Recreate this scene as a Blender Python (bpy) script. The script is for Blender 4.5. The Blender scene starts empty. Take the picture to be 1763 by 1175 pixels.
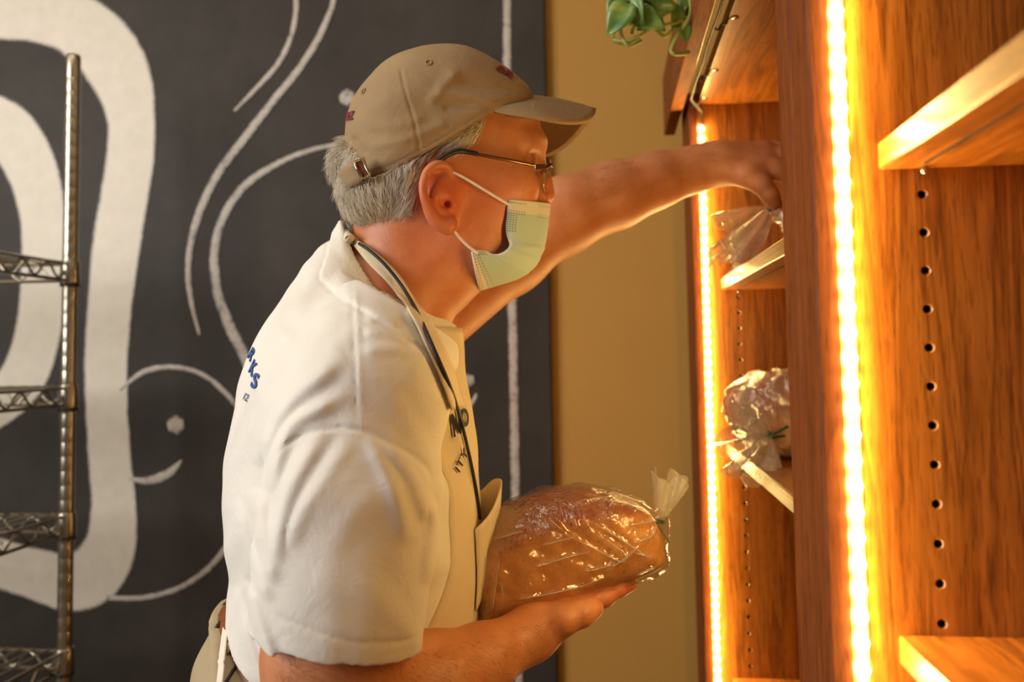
import bpy, math, random
import numpy as np
from mathutils import Vector, Matrix
from mathutils.bvhtree import BVHTree

random.seed(7)
RNG = np.random.default_rng(7)
SC = bpy.context.scene
COL = SC.collection
f32 = np.float32

# ------------------------------------------------------------------ camera
IW, IH, FPX, CX, CY = 1763.0, 1175.0, 1500.0, 881.5, 513.0
ZC = 1.30                                    # lens height above the floor


def _n(v):
    v = np.asarray(v, float)
    return v / np.linalg.norm(v)


ay = _n([(1050 - CX) / FPX, -(604 - CY) / FPX, -1])          # room depth axis seen from the camera
az = _n([(488 - CX) / FPX, (23500 + CY) / FPX, -1])
az = _n(az - ay * az.dot(ay))
ax = np.cross(ay, az)
W2C = np.column_stack([ax, ay, az])
C2W = W2C.T
CAM0 = np.array([0, 0, ZC])

cd = bpy.data.cameras.new('camera')
cam = bpy.data.objects.new('camera', cd)
COL.objects.link(cam)
m4 = Matrix.Identity(4)
for i in range(3):
    for j in range(3):
        m4[i][j] = C2W[i, j]
m4[0][3], m4[1][3], m4[2][3] = CAM0
cam.matrix_world = m4
cd.sensor_width = 36
cd.lens = FPX * 36 / IW
cd.shift_y = (CY - IH / 2) / IW
cd.clip_start = 0.02
cd.dof.use_dof = True
cd.dof.focus_distance = 0.80
cd.dof.aperture_fstop = 4.5
SC.camera = cam

SC.view_settings.view_transform = 'Standard'
SC.view_settings.look = 'None'
SC.view_settings.gamma = 1
SC.view_settings.use_curve_mapping = False
SC.view_settings.exposure = 0.0
SC.cycles.use_denoising = True
SC.cycles.max_bounces = 8
SC.cycles.transparent_max_bounces = 16
SC.cycles.sample_clamp_indirect = 6.0
SC.cycles.caustics_reflective = False
SC.cycles.caustics_refractive = False

# ------------------------------------------------------------------ world and lamps
wd = bpy.data.worlds.new('world')
SC.world = wd
wd.use_nodes = True
wd.node_tree.nodes['Background'].inputs[0].default_value = (1.0, 0.86, 0.68, 1)
wd.node_tree.nodes['Background'].inputs[1].default_value = 0.10


def area_light(name, loc, target, size, power, color):
    ld = bpy.data.lights.new(name, 'AREA')
    ld.shape = 'RECTANGLE'
    ld.size, ld.size_y = size
    ld.energy = power
    ld.color = color
    o = bpy.data.objects.new(name, ld)
    COL.objects.link(o)
    o.location = loc
    o.rotation_euler = (Vector(target) - Vector(loc)).to_track_quat('-Z', 'Y').to_euler()
    return o


area_light('window_light', (-2.3, -0.5, 1.95), (-0.3, 1.0, 1.25), (1.3, 1.3), 60, (1.0, 0.96, 0.91))
area_light('ceiling_light', (-0.7, 0.6, 2.57), (-0.7, 0.6, 0), (0.9, 0.5), 5, (1.0, 0.85, 0.62))
LED_POWER = 300.0


# ------------------------------------------------------------------ pixel helpers
def raydir(px, py):
    return C2W @ np.array([(px - CX) / FPX, -(py - CY) / FPX, -1.0])


def P(px, py, Y):
    """world point seen at a photograph position, at room depth Y"""
    d = raydir(px, py)
    return CAM0 + d * (Y / d[1])


# the person's own frame: a forward, l lateral (negative towards the camera), z up
CP = 0.93
_d = raydir(700, 604)
_nl = _n([_d[0], _d[1]])
PSI = math.asin(-_nl[0])
FWD = np.array([math.cos(PSI), math.sin(PSI)])
LAT = np.array([-math.sin(PSI), math.cos(PSI)])
BASE = np.array([LAT[0] * CP, LAT[1] * CP, 0.0])
EYE = np.array([0.0, -CP, ZC])


def w2l(p):
    q = np.asarray(p, float) - BASE
    return np.array([q[0] * FWD[0] + q[1] * FWD[1], q[0] * LAT[0] + q[1] * LAT[1], q[2]])


def l2w(p):
    return np.array([p[0] * FWD[0] + p[1] * LAT[0], p[0] * FWD[1] + p[1] * LAT[1], p[2]]) + BASE


def ldir(px, py):
    d = raydir(px, py)
    return np.array([d[0] * FWD[0] + d[1] * FWD[1], d[0] * LAT[0] + d[1] * LAT[1], d[2]])


def L(px, py, lat=0.0):
    d = ldir(px, py)
    return EYE + d * ((CP + lat) / d[1])


def LW(px, py, Y):
    return w2l(P(px, py, Y))


def proj_l(V):
    """local points -> photograph positions"""
    V = np.atleast_2d(V)
    X = V[:, 0] * FWD[0] + V[:, 1] * LAT[0] + BASE[0]
    Y = V[:, 0] * FWD[1] + V[:, 1] * LAT[1] + BASE[1]
    c = np.stack([X, Y, V[:, 2] - ZC], 1) @ W2C.T
    return np.stack([CX + FPX * c[:, 0] / -c[:, 2], CY - FPX * c[:, 1] / -c[:, 2]], 1)


# ------------------------------------------------------------------ object helpers
def link(o, parent=None, mat=None):
    COL.objects.link(o)
    if parent is not None:
        o.parent = parent
    if mat is not None and o.data is not None and len(o.data.materials) == 0:
        o.data.materials.append(mat)
    return o


def mk(name, V, Fs, mat=None, parent=None, smooth=True):
    me = bpy.data.meshes.new(name)
    V = np.asarray(V, f32)
    if isinstance(Fs, np.ndarray):
        n, k = Fs.shape
        me.vertices.add(len(V))
        me.vertices.foreach_set('co', V.ravel())
        me.loops.add(n * k)
        me.loops.foreach_set('vertex_index', Fs.astype(np.int32).ravel())
        me.polygons.add(n)
        me.polygons.foreach_set('loop_start', np.arange(0, n * k, k, dtype=np.int32))
        me.polygons.foreach_set('loop_total', np.full(n, k, np.int32))
        me.update(calc_edges=True)
        me.validate()
    else:
        me.from_pydata([tuple(map(float, v)) for v in V], [], [tuple(map(int, q)) for q in Fs])
        me.update()
    if smooth:
        me.polygons.foreach_set('use_smooth', np.ones(len(me.polygons), bool))
    o = bpy.data.objects.new(name, me)
    return link(o, parent, mat)


def attr(o, name, vals):
    a = o.data.attributes.new(name, 'FLOAT', 'POINT')
    a.data.foreach_set('value', np.asarray(vals, f32).ravel())


def tag(o, label=None, cat=None, group=None, kind=None):
    for k, v in (('label', label), ('category', cat), ('group', group), ('kind', kind)):
        if v:
            o[k] = v
    return o


def empty(name, loc, rz=0.0):
    o = bpy.data.objects.new(name, None)
    COL.objects.link(o)
    o.empty_display_size = 0.05
    o.location = loc
    o.rotation_euler = (0, 0, rz)
    return o


class MB:
    """collects simple shapes into one mesh"""

    def __init__(s):
        s.v, s.f = [], []

    def add(s, v, f):
        b = len(s.v)
        s.v += [tuple(x) for x in v]
        s.f += [tuple(i + b for i in q) for q in f]
        return s

    def box(s, lo, hi, bev=0.0):
        x0, y0, z0 = lo
        x1, y1, z1 = hi
        if bev <= 0:
            v = [(x0, y0, z0), (x1, y0, z0), (x1, y1, z0), (x0, y1, z0), (x0, y0, z1), (x1, y0, z1), (x1, y1, z1), (x0, y1, z1)]
            return s.add(v, [(3, 2, 1, 0), (4, 5, 6, 7), (0, 1, 5, 4), (1, 2, 6, 5), (2, 3, 7, 6), (3, 0, 4, 7)])
        b = bev
        v, f, idx = [], [], {}
        for cx_ in (0, 1):
            for cy_ in (0, 1):
                for cz_ in (0, 1):
                    for k in range(3):
                        p = [(x0, x1)[cx_], (y0, y1)[cy_], (z0, z1)[cz_]]
                        sg = [1 - 2 * cx_, 1 - 2 * cy_, 1 - 2 * cz_]
                        for m in range(3):
                            if m != k:
                                p[m] += sg[m] * b
                        idx[(cx_, cy_, cz_, k)] = len(v)
                        v.append(tuple(p))
        for c0 in (0, 1):
            for k in range(3):
                oth = [m for m in range(3) if m != k]
                q = []
                for (u, w) in ((0, 0), (1, 0), (1, 1), (0, 1)):
                    c = [0, 0, 0]
                    c[k] = c0
                    c[oth[0]] = u
                    c[oth[1]] = w
                    q.append(idx[(*c, k)])
                flip = (c0 == 1) ^ (k == 1)
                f.append(q if flip else q[::-1])
        for k in range(3):
            oth = [m for m in range(3) if m != k]
            for u in (0, 1):
                for w in (0, 1):
                    q = []
                    for e, kk in ((0, oth[0]), (1, oth[0]), (1, oth[1]), (0, oth[1])):
                        c = [0, 0, 0]
                        c[k] = e
                        c[oth[0]] = u
                        c[oth[1]] = w
                        q.append(idx[(*c, kk)])
                    f.append(q if (u ^ w) ^ (k == 1) else q[::-1])
        for c0 in (0, 1):
            for c1 in (0, 1):
                for c2 in (0, 1):
                    q = [idx[(c0, c1, c2, k)] for k in range(3)]
                    f.append(q if (c0 ^ c1 ^ c2) else q[::-1])
        return s.add(v, f)

    def tube(s, pts, r, n=8, closed=False, cap=True):
        pts = [np.asarray(p, float) for p in pts]
        m = len(pts)
        r = np.full(m, r, float) if np.isscalar(r) else np.asarray(r, float)
        v, f = [], []
        prev = None
        for i in range(m):
            if closed:
                t = pts[(i + 1) % m] - pts[i - 1]
            else:
                t = pts[min(i + 1, m - 1)] - pts[max(i - 1, 0)]
            t = t / (np.linalg.norm(t) + 1e-12)
            if prev is None:
                u = np.cross(t, [0, 0, 1.0])
                if np.linalg.norm(u) < 0.1:
                    u = np.cross(t, [1.0, 0, 0])
            else:
                u = prev - t * prev.dot(t)
            u = u / (np.linalg.norm(u) + 1e-12)
            prev = u
            w = np.cross(t, u)
            for k in range(n):
                an = 2 * math.pi * k / n
                v.append(pts[i] + r[i] * (math.cos(an) * u + math.sin(an) * w))
        for i in range(m if closed else m - 1):
            a, b = i * n, ((i + 1) % m) * n
            for k in range(n):
                k2 = (k + 1) % n
                f.append((a + k, a + k2, b + k2, b + k))
        if cap and not closed:
            f.append(tuple(range(n))[::-1])
            f.append(tuple((m - 1) * n + k for k in range(n)))
        return s.add(v, f)

    def lathe(s, prof, n=24, c=(0, 0, 0)):
        v, f = [], []
        for (r, z) in prof:
            for k in range(n):
                an = 2 * math.pi * k / n
                v.append((c[0] + r * math.cos(an), c[1] + r * math.sin(an), c[2] + z))
        for i in range(len(prof) - 1):
            for k in range(n):
                k2 = (k + 1) % n
                f.append((i * n + k, i * n + k2, (i + 1) * n + k2, (i + 1) * n + k))
        f.append(tuple(range(n))[::-1])
        f.append(tuple((len(prof) - 1) * n + k for k in range(n)))
        return s.add(v, f)

    def build(s, name, mat=None, parent=None, smooth=False):
        return mk(name, s.v, s.f, mat, parent, smooth)


def grid_mesh(G):
    """G: (rows, cols, 3) -> verts, quads"""
    G = np.asarray(G, float)
    r, c = G.shape[:2]
    i = np.arange(r * c).reshape(r, c)
    q = np.stack([i[:-1, :-1], i[:-1, 1:], i[1:, 1:], i[1:, :-1]], -1).reshape(-1, 4)
    return G.reshape(-1, 3), q


def solid(o, t, off=0.0):
    md = o.modifiers.new('solidify', 'SOLIDIFY')
    md.thickness = t
    md.offset = off
    return o


def crom(pts, n=8, closed=False):
    """Catmull-Rom through points of any dimension"""
    p = np.asarray(pts, float)
    m = len(p)
    out = []
    for i in range(m if closed else m - 1):
        if closed:
            a, b, c, d = p[i - 1], p[i], p[(i + 1) % m], p[(i + 2) % m]
        else:
            a, b, c, d = p[max(i - 1, 0)], p[i], p[i + 1], p[min(i + 2, m - 1)]
        for k in range(n):
            t = k / n
            out.append(0.5 * (2 * b + (c - a) * t + (2 * a - 5 * b + 4 * c - d) * t * t + (3 * b - a - 3 * c + d) * t ** 3))
    if not closed:
        out.append(p[-1])
    return np.array(out)


# ------------------------------------------------------------------ materials
def S(r, g, b):
    """sRGB 0-255 to linear"""
    def c(x):
        x /= 255.0
        return x / 12.92 if x <= 0.04045 else ((x + 0.055) / 1.055) ** 2.4
    return (c(r), c(g), c(b), 1)


class NT:
    def __init__(s, name):
        s.m = bpy.data.materials.new(name)
        s.m.use_nodes = True
        s.t = s.m.node_tree
        s.b = s.t.nodes['Principled BSDF']
        s.out = s.t.nodes['Material Output']

    def n(s, typ, **kw):
        nd = s.t.nodes.new(typ)
        for k, v in kw.items():
            if k.startswith('i_'):
                nd.inputs[k[2:].replace('_', ' ')].default_value = v
            else:
                setattr(nd, k, v)
        return nd

    def l(s, a, b):
        s.t.links.new(a, b)

    def coords(s, scale=(1, 1, 1), rot=(0, 0, 0)):
        tc = s.n('ShaderNodeTexCoord')
        mp = s.n('ShaderNodeMapping')
        mp.inputs['Scale'].default_value = scale
        mp.inputs['Rotation'].default_value = rot
        s.l(tc.outputs['Object'], mp.inputs['Vector'])
        return mp.outputs[0]

    def noise(s, vec, scale, detail=3, rough=0.5, dist=0.0):
        nd = s.n('ShaderNodeTexNoise')
        nd.inputs['Scale'].default_value = scale
        nd.inputs['Detail'].default_value = detail
        nd.inputs['Roughness'].default_value = rough
        nd.inputs['Distortion'].default_value = dist
        if vec is not None:
            s.l(vec, nd.inputs['Vector'])
        return nd.outputs['Fac']

    def ramp(s, fac, stops, interp='LINEAR'):
        r = s.n('ShaderNodeValToRGB')
        r.color_ramp.interpolation = interp
        e = r.color_ramp.elements
        while len(e) < len(stops):
            e.new(0.5)
        for el, (p, c) in zip(e, stops):
            el.position = p
            el.color = c
        s.l(fac, r.inputs[0])
        return r.outputs[0]

    def mix(s, fac, a, b, mode='MIX'):
        m = s.n('ShaderNodeMix', data_type='RGBA', blend_type=mode)
        for src, i in ((fac, 0), (a, 6), (b, 7)):
            if isinstance(src, (int, float, tuple)):
                m.inputs[i].default_value = src
            else:
                s.l(src, m.inputs[i])
        return m.outputs[2]

    def math(s, op, a, b=0.0, clamp=False):
        m = s.n('ShaderNodeMath', operation=op, use_clamp=clamp)
        for src, i in ((a, 0), (b, 1)):
            if isinstance(src, (int, float)):
                m.inputs[i].default_value = src
            else:
                s.l(src, m.inputs[i])
        return m.outputs[0]

    def attr(s, name):
        a = s.n('ShaderNodeAttribute', attribute_name=name)
        return a.outputs['Fac']

    def bump(s, h, strength=0.3, dist=0.002):
        b = s.n('ShaderNodeBump')
        b.inputs['Strength'].default_value = strength
        b.inputs['Distance'].default_value = dist
        s.l(h, b.inputs['Height'])
        s.l(b.outputs[0], s.b.inputs['Normal'])
        return b.outputs[0]

    def col(s, c):
        if isinstance(c, tuple):
            s.b.inputs['Base Color'].default_value = c
        else:
            s.l(c, s.b.inputs['Base Color'])
        return s

    def set(s, **kw):
        for k, v in kw.items():
            s.b.inputs[k.replace('_', ' ')].default_value = v
        return s


def plain(name, c, rough=0.6, metal=0.0, var=0.12, scale=60.0, bump=0.1, coat=0.0):
    t = NT(name)
    v = t.coords()
    n = t.noise(v, scale, 3)
    d = tuple(x * (1 - var) for x in c[:3]) + (1,)
    e = tuple(min(1, x * (1 + var)) for x in c[:3]) + (1,)
    t.col(t.ramp(n, [(0.3, d), (0.7, e)]))
    t.set(Roughness=rough, Metallic=metal, Coat_Weight=coat)
    if bump:
        t.bump(n, bump, 0.001)
    return t.m


def wood(name, axis, dark, mid, light, rough=0.32, ring=26.0, seed=0.0, coat=0.25):
    """stained oak, grain running along the given axis"""
    t = NT(name)
    sc = [1.0, 1.0, 1.0]
    sc[axis] = 0.06
    tc = t.n('ShaderNodeTexCoord')
    mp = t.n('ShaderNodeMapping')
    mp.inputs['Location'].default_value = (seed, seed * 0.7, seed * 1.3)
    mp.inputs['Scale'].default_value = sc
    t.l(tc.outputs['Object'], mp.inputs['Vector'])
    v = mp.outputs[0]
    big = t.noise(v, ring, 3, 0.55, 0.6)
    saw = t.math('FRACT', t.math('MULTIPLY', big, 9.0))
    fine = t.noise(v, 320, 3, 0.6)
    pores = t.noise(v, 900, 2, 0.5)
    c1 = t.ramp(saw, [(0.0, dark), (0.25, mid), (0.8, light), (1.0, dark)])
    c2 = t.ramp(fine, [(0.3, mid), (0.7, light)])
    c = t.mix(0.45, c1, c2)
    pr = t.ramp(pores, [(0.36, (0.28, 0.22, 0.2, 1)), (0.46, (1, 1, 1, 1))])
    c = t.mix(0.55, c, pr, 'MULTIPLY')
    t.col(c)
    t.set(Roughness=rough, Coat_Weight=coat, Coat_Roughness=0.25, Specular_IOR_Level=0.5 if coat else 0.2)
    t.bump(pores, 0.15, 0.0006)
    return t.m


W_D, W_M, W_L = S(76, 36, 9), S(135, 77, 24), S(172, 106, 41)
M = {}
M['wood_z'] = wood('oak_upright', 2, W_D, W_M, W_L)
M['wood_y'] = wood('oak_lengthwise', 1, W_D, W_M, W_L, seed=3.0)
M['wood_x'] = wood('oak_crosswise', 0, W_D, W_M, W_L, seed=5.0)
M['stile'] = wood('oak_stile', 2, S(84, 40, 14), S(122, 62, 24), S(142, 78, 34), rough=0.6, seed=9.0, coat=0.0)
M['cornice'] = wood('oak_cornice', 1, S(84, 40, 14), S(124, 66, 26), S(146, 84, 36), rough=0.7, seed=2.0, coat=0.0)
M['hole'] = plain('pin_hole_dark', S(30, 14, 8), 0.9)


def m_wall():
    t = NT('yellow_wall_paint')
    v = t.coords()
    n = t.noise(v, 1.4, 3)
    t.col(t.ramp(n, [(0.3, S(178, 134, 60)), (0.7, S(186, 142, 68))]))
    t.set(Roughness=0.75)
    t.bump(t.noise(v, 260, 2), 0.12, 0.001)
    return t.m


def board_col(t):
    v = t.coords()
    a = t.noise(v, 5.0, 5, 0.65)
    b = t.noise(v, 240.0, 2, 0.6)
    c = t.ramp(a, [(0.3, S(45, 40, 36)), (0.7, S(63, 57, 52))])
    g = t.ramp(b, [(0.35, (0.78, 0.78, 0.78, 1)), (0.75, (1.35, 1.33, 1.3, 1))])
    return t.mix(0.7, c, g, 'MULTIPLY'), b


def m_board():
    t = NT('chalkboard_print')
    c, b = board_col(t)
    t.col(c)
    t.set(Roughness=0.62, Specular_IOR_Level=0.3)
    t.m.diffuse_color = S(60, 58, 57)
    return t.m


def m_chalk(name, chalk, rough_amt, solidness):
    """chalk mark: fades into the board at its worn edges"""
    t = NT(name)
    c, b = board_col(t)
    v = t.coords()
    e = t.attr('edge')
    n1 = t.noise(v, 420, 3, 0.75)
    n2 = t.noise(v, 30, 3, 0.6)
    d = t.math('ADD', t.math('MULTIPLY', n1, rough_amt), t.math('MULTIPLY', n2, rough_amt * 0.6))
    k = t.math('SUBTRACT', t.math('ADD', 1.0, -0.0), t.math('ADD', e, d))
    fac = t.math('MULTIPLY', t.math('ADD', k, rough_amt * 0.75), solidness, True)
    ch = t.ramp(n2, [(0.3, tuple(x * 0.9 for x in chalk[:3]) + (1,)), (0.7, chalk)])
    t.col(t.mix(fac, c, ch))
    t.set(Roughness=0.5)
    return t.m


M['wall'] = m_wall()
M['board'] = m_board()
M['chalk_band'] = m_chalk('chalk_band', S(222, 214, 198), 0.5, 4.0)
M['chalk_line'] = m_chalk('chalk_line', S(200, 192, 182), 3.4, 1.3)
M['floor'] = plain('floor_tile', S(120, 100, 80), 0.5, var=0.15, scale=8)
M['ceiling'] = plain('ceiling_paint', S(222, 212, 192), 0.8, var=0.03)
M['white_wall'] = plain('pale_paint', S(215, 200, 170), 0.8, var=0.03)
M['chrome'] = plain('zinc_plated_steel', S(176, 168, 152), 0.28, 1.0, 0.08, 30, 0.02)
M['black'] = plain('black_plastic', S(22, 20, 20), 0.45, 0, 0.2, 80)
M['steel'] = plain('polished_steel', S(190, 180, 165), 0.22, 1.0, 0.05, 50, 0)
M['brass'] = plain('bronze_metal', S(140, 110, 70), 0.3, 1.0, 0.08, 50, 0)


def m_skin():
    t = NT('skin')
    v = t.coords()
    n = t.noise(v, 35, 4, 0.6)
    n2 = t.noise(v, 260, 3, 0.6)
    c = t.ramp(n, [(0.3, S(192, 120, 76)), (0.7, S(208, 140, 96))])
    c = t.mix(t.attr('red'), c, S(208, 96, 62))
    sp = t.ramp(t.noise(v, 120, 2, 0.5), [(0.66, (1, 1, 1, 1)), (0.76, (0.8, 0.66, 0.58, 1))])
    c = t.mix(0.6, c, sp, 'MULTIPLY')
    t.col(c)
    t.set(Roughness=0.48, Subsurface_Weight=0.06, Subsurface_Scale=0.006)
    t.b.inputs['Subsurface Radius'].default_value = (1.0, 0.35, 0.2)
    t.bump(n2, 0.4, 0.0009)
    return t.m


def m_cloth(name, c, var=0.04, weave=1400.0, bumpw=0.25, rough=0.85, big=True):
    t = NT(name)
    v = t.coords()
    n = t.noise(v, 18, 4, 0.6)
    wv = t.noise(v, weave, 2, 0.6)
    d = tuple(x * (1 - var * 2) for x in c[:3]) + (1,)
    t.col(t.mix(0.25, t.ramp(n, [(0.3, d), (0.7, c)]), t.ramp(wv, [(0.3, d), (0.7, c)])))
    t.set(Roughness=rough)
    h = t.math('ADD', t.math('MULTIPLY', wv, 0.12), t.noise(v, 34, 6, 0.62, 0.8)) if big else wv
    t.bump(h, bumpw * (1.7 if big else 1), 0.003 if big else 0.0016)
    return t.m


M['skin'] = m_skin()
M['shirt'] = m_cloth('white_cotton', S(232, 228, 220))
M['apron'] = m_cloth('cream_twill', S(222, 206, 176))
M['khaki'] = m_cloth('khaki_twill', S(172, 154, 122))
M['cap'] = m_cloth('tan_cotton_twill', S(158, 132, 96), var=0.07, weave=900, bumpw=0.3)
M['cap_under'] = m_cloth('brown_brim_lining', S(110, 78, 48))
M['leather'] = plain('brown_leather', S(122, 62, 30), 0.5, 0, 0.2, 120, 0.2)
M['stitch'] = plain('gold_stitching', S(190, 150, 80), 0.8)
M['shoe'] = plain('brown_shoe_leather', S(70, 48, 34), 0.45)
M['mask'] = m_cloth('mask_fabric', S(188, 212, 208), var=0.03, weave=2200, bumpw=0.12, big=False)
M['mask_edge'] = m_cloth('mask_border', S(226, 224, 212), var=0.03, weave=2200, bumpw=0.12, big=False)
M['mask_dot'] = plain('mask_weld_dots', S(120, 126, 120), 0.8)
M['elastic'] = plain('white_elastic', S(236, 226, 212), 0.8)
M['cord'] = plain('black_cord', S(20, 20, 22), 0.6)
M['ink'] = plain('navy_print', S(20, 30, 60), 0.8)
M['ink_blue'] = plain('blue_print', S(44, 84, 150), 0.8)
M['thread'] = plain('maroon_thread', S(120, 28, 36), 0.8)
M['green'] = plain('green_paper_tie', S(14, 70, 40), 0.6)


def m_hair():
    t = NT('grey_hair')
    v = t.coords()
    r = t.attr('tone')
    t.col(t.ramp(r, [(0.0, S(146, 128, 106)), (0.4, S(212, 198, 174)), (1.0, S(250, 244, 230))]))
    t.set(Roughness=0.45)
    return t.m


M['hair'] = m_hair()
M['arm_hair'] = plain('arm_hair', S(150, 110, 70), 0.5)


def m_bread():
    t = NT('bread_crust')
    v = t.coords()
    k = t.attr('crust')
    n = t.noise(v, 42, 5, 0.65)
    n2 = t.noise(v, 240, 3, 0.6)
    top = t.ramp(n, [(0.3, S(128, 58, 24)), (0.7, S(164, 86, 38))])
    side = t.ramp(n, [(0.3, S(196, 124, 56)), (0.7, S(222, 158, 84))])
    c = t.mix(k, side, top)
    sp = t.ramp(t.noise(v, 130, 2, 0.5), [(0.62, (1, 1, 1, 1)), (0.72, (0.62, 0.5, 0.42, 1))])
    c = t.mix(0.7, c, sp, 'MULTIPLY')
    t.col(c)
    t.set(Roughness=0.55)
    t.bump(t.math('ADD', n, t.math('MULTIPLY', n2, 0.4)), 0.5, 0.002)
    return t.m


M['bread'] = m_bread()


def m_film(name, base, edge, white, wr):
    """clear plastic film"""
    t = NT(name)
    tr = t.n('ShaderNodeBsdfTransparent')
    tr.inputs[0].default_value = (0.97, 0.96, 0.94, 1)
    gl = t.n('ShaderNodeBsdfGlossy')
    gl.inputs['Roughness'].default_value = 0.09
    df = t.n('ShaderNodeBsdfDiffuse')
    df.inputs[0].default_value = (0.9, 0.88, 0.84, 1)
    v = t.coords()
    h = t.noise(v, wr, 3, 0.55, 1.2)
    b = t.n('ShaderNodeBump')
    b.inputs['Strength'].default_value = 0.8
    b.inputs['Distance'].default_value = 0.004
    t.l(h, b.inputs['Height'])
    t.l(b.outputs[0], gl.inputs['Normal'])
    lw = t.n('ShaderNodeLayerWeight')
    lw.inputs['Blend'].default_value = 0.35
    t.l(b.outputs[0], lw.inputs['Normal'])
    fac = t.math('ADD', t.math('MULTIPLY', lw.outputs['Facing'], edge), base, True)
    m1 = t.n('ShaderNodeMixShader')
    t.l(fac, m1.inputs[0])
    t.l(tr.outputs[0], m1.inputs[1])
    t.l(gl.outputs[0], m1.inputs[2])
    m2 = t.n('ShaderNodeMixShader')
    m2.inputs[0].default_value = white
    t.l(m1.outputs[0], m2.inputs[1])
    t.l(df.outputs[0], m2.inputs[2])
    t.l(m2.outputs[0], t.out.inputs['Surface'])
    return t.m


M['film'] = m_film('clear_bag_film', 0.12, 0.36, 0.02, 60)
M['film_shelf'] = m_film('shelf_bag_film', 0.16, 0.65, 0.15, 75)
M['film_fold_glint'] = m_film('bag_film_fold_glint', 0.30, 0.5, 0.30, 80)  # whitened film: the highlights along bag folds are put into its colour
M['film_crumpled'] = m_film('crumpled_bag_film', 0.10, 0.55, 0.24, 60)


M['lens'] = m_film('spectacle_lens', 0.05, 0.35, 0.0, 1.0)


def m_emit(name, c, s):
    t = NT(name)
    t.col((0.5, 0.45, 0.35, 1))
    t.b.inputs['Emission Color'].default_value = c
    t.b.inputs['Emission Strength'].default_value = s
    return t.m


M['led'] = m_emit('led_chip', (1.0, 0.655, 0.21, 1), LED_POWER)
M['led_tape'] = plain('led_tape', S(214, 168, 96), 0.5, 0, 0.05, 60, 0)


def m_leaf():
    t = NT('pothos_leaf')
    v = t.coords()
    n = t.noise(v, 40, 3)
    t.col(t.ramp(n, [(0.3, S(62, 100, 44)), (0.6, S(104, 136, 62)), (0.8, S(170, 164, 80))]))
    t.set(Roughness=0.35, Transmission_Weight=0.0)
    return t.m


M['leaf'] = m_leaf()
M['stem'] = plain('pothos_stem', S(150, 156, 78), 0.5, 0, 0.25, 60)
M['pot'] = plain('terracotta', S(168, 92, 60), 0.8)
M['soil'] = plain('soil', S(50, 36, 26), 0.95)

# ================================================================== THE SETTING
WALL_Y = 1.72


def struct(name, lo, hi, mat):
    return tag(MB().box(lo, hi).build(name, mat), kind='structure')


struct('floor', (-3.2, -2.6, -0.05), (0.70, WALL_Y + 0.1, 0.0), M['floor'])
struct('ceiling', (-3.2, -2.6, 2.6), (0.70, WALL_Y + 0.1, 2.65), M['ceiling'])
struct('wall_far', (-3.2, WALL_Y, 0.0), (0.70, WALL_Y + 0.1, 2.6), M['wall'])
struct('wall_right', (0.60, -2.6, 0.0), (0.70, WALL_Y, 2.6), M['white_wall'])
struct('baseboard_far', (-3.2, WALL_Y - 0.012, 0.0), (0.60, WALL_Y, 0.10), M['white_wall'])

# ---- chalk mural panel
MY = WALL_Y - 0.020
xr = P(948, 587, MY)[0]
mural = tag(MB().box((-2.6, MY, 0.12), (xr, WALL_Y - 0.0005, 2.45), 0.002).build('chalkboard_mural', M['board']),
            'large dark chalkboard panel with white chalk swirls on the yellow wall', 'mural')


def chalk(name, pts, wid, mat, nsub=10, wob=0.0):
    """one chalk mark: a thin ribbon lying on the board; wid in photograph pixels"""
    pp = crom([(x, y, w) for (x, y), w in zip(pts, wid)], nsub)
    G, E = [], []
    m = len(pp)
    Q = np.array([P(x, y, MY) for x, y, _ in pp])
    per = MY / FPX
    for i in range(m):
        t = Q[min(i + 1, m - 1)] - Q[max(i - 1, 0)]
        t = t / (np.linalg.norm(t) + 1e-9)
        nrm = np.array([-t[2], 0, t[0]])
        hw = 0.5 * max(pp[i, 2], 0.4) * per * 1.22
        row, er = [], []
        for u in (-1.0, -0.82, -0.6, 0.0, 0.6, 0.82, 1.0):
            q = Q[i] + nrm * hw * u
            row.append((q[0], MY - 0.0012 - 0.0009 * (1 - abs(u)), q[2]))
            e = max(0.0, (abs(u) - 0.55) / 0.45)
            if i == 0 or i == m - 1:
                e = 1.0
            er.append(e)
        G.append(row)
        E.append(er)
    V, q = grid_mesh(G)
    # faces must look at the room (-Y)
    o = mk(name, V, [tuple(x) for x in q], mat, mural, smooth=False)
    attr(o, 'edge', np.array(E).ravel())
    return o


BAND1 = [(-250, 520), (-262, 330), (-225, 150), (-150, 60), (-60, 22), (10, 20), (75, 24), (130, 42), (180, 85), (212, 140), (226, 205), (224, 275), (214, 340), (201, 420), (190, 520), (183, 620), (184, 700), (189, 790), (196, 870), (190, 940), (165, 985), (120, 1003), (60, 988), (0, 970), (-60, 945), (-150, 880), (-215, 770), (-245, 640), (-250, 515)]
W1 = [72, 78, 84, 88, 90, 92, 96, 100, 104, 96, 80, 80, 80, 80, 74, 72, 70, 70, 74, 84, 92, 88, 78, 76, 76, 74, 72, 72, 72]
chalk('chalk_band', BAND1, W1, M['chalk_band'])
chalk('chalk_band', [(-170, 450), (-160, 330), (-128, 232), (-80, 190), (-30, 200), (20, 232), (58, 300), (74, 380), (75, 470), (68, 560), (45, 640), (0, 692), (-60, 712), (-120, 660), (-156, 560), (-170, 445)],
      [70, 72, 76, 80, 82, 88, 84, 76, 76, 78, 78, 74, 74, 72, 70, 70], M['chalk_band'])
LN = M['chalk_line']
chalk('chalk_line', [(470, -190), (500, -110), (510, -10), (505, 50), (482, 105), (442, 152), (403, 192)], [5, 8, 9, 9, 9, 8, 5], LN)
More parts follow.
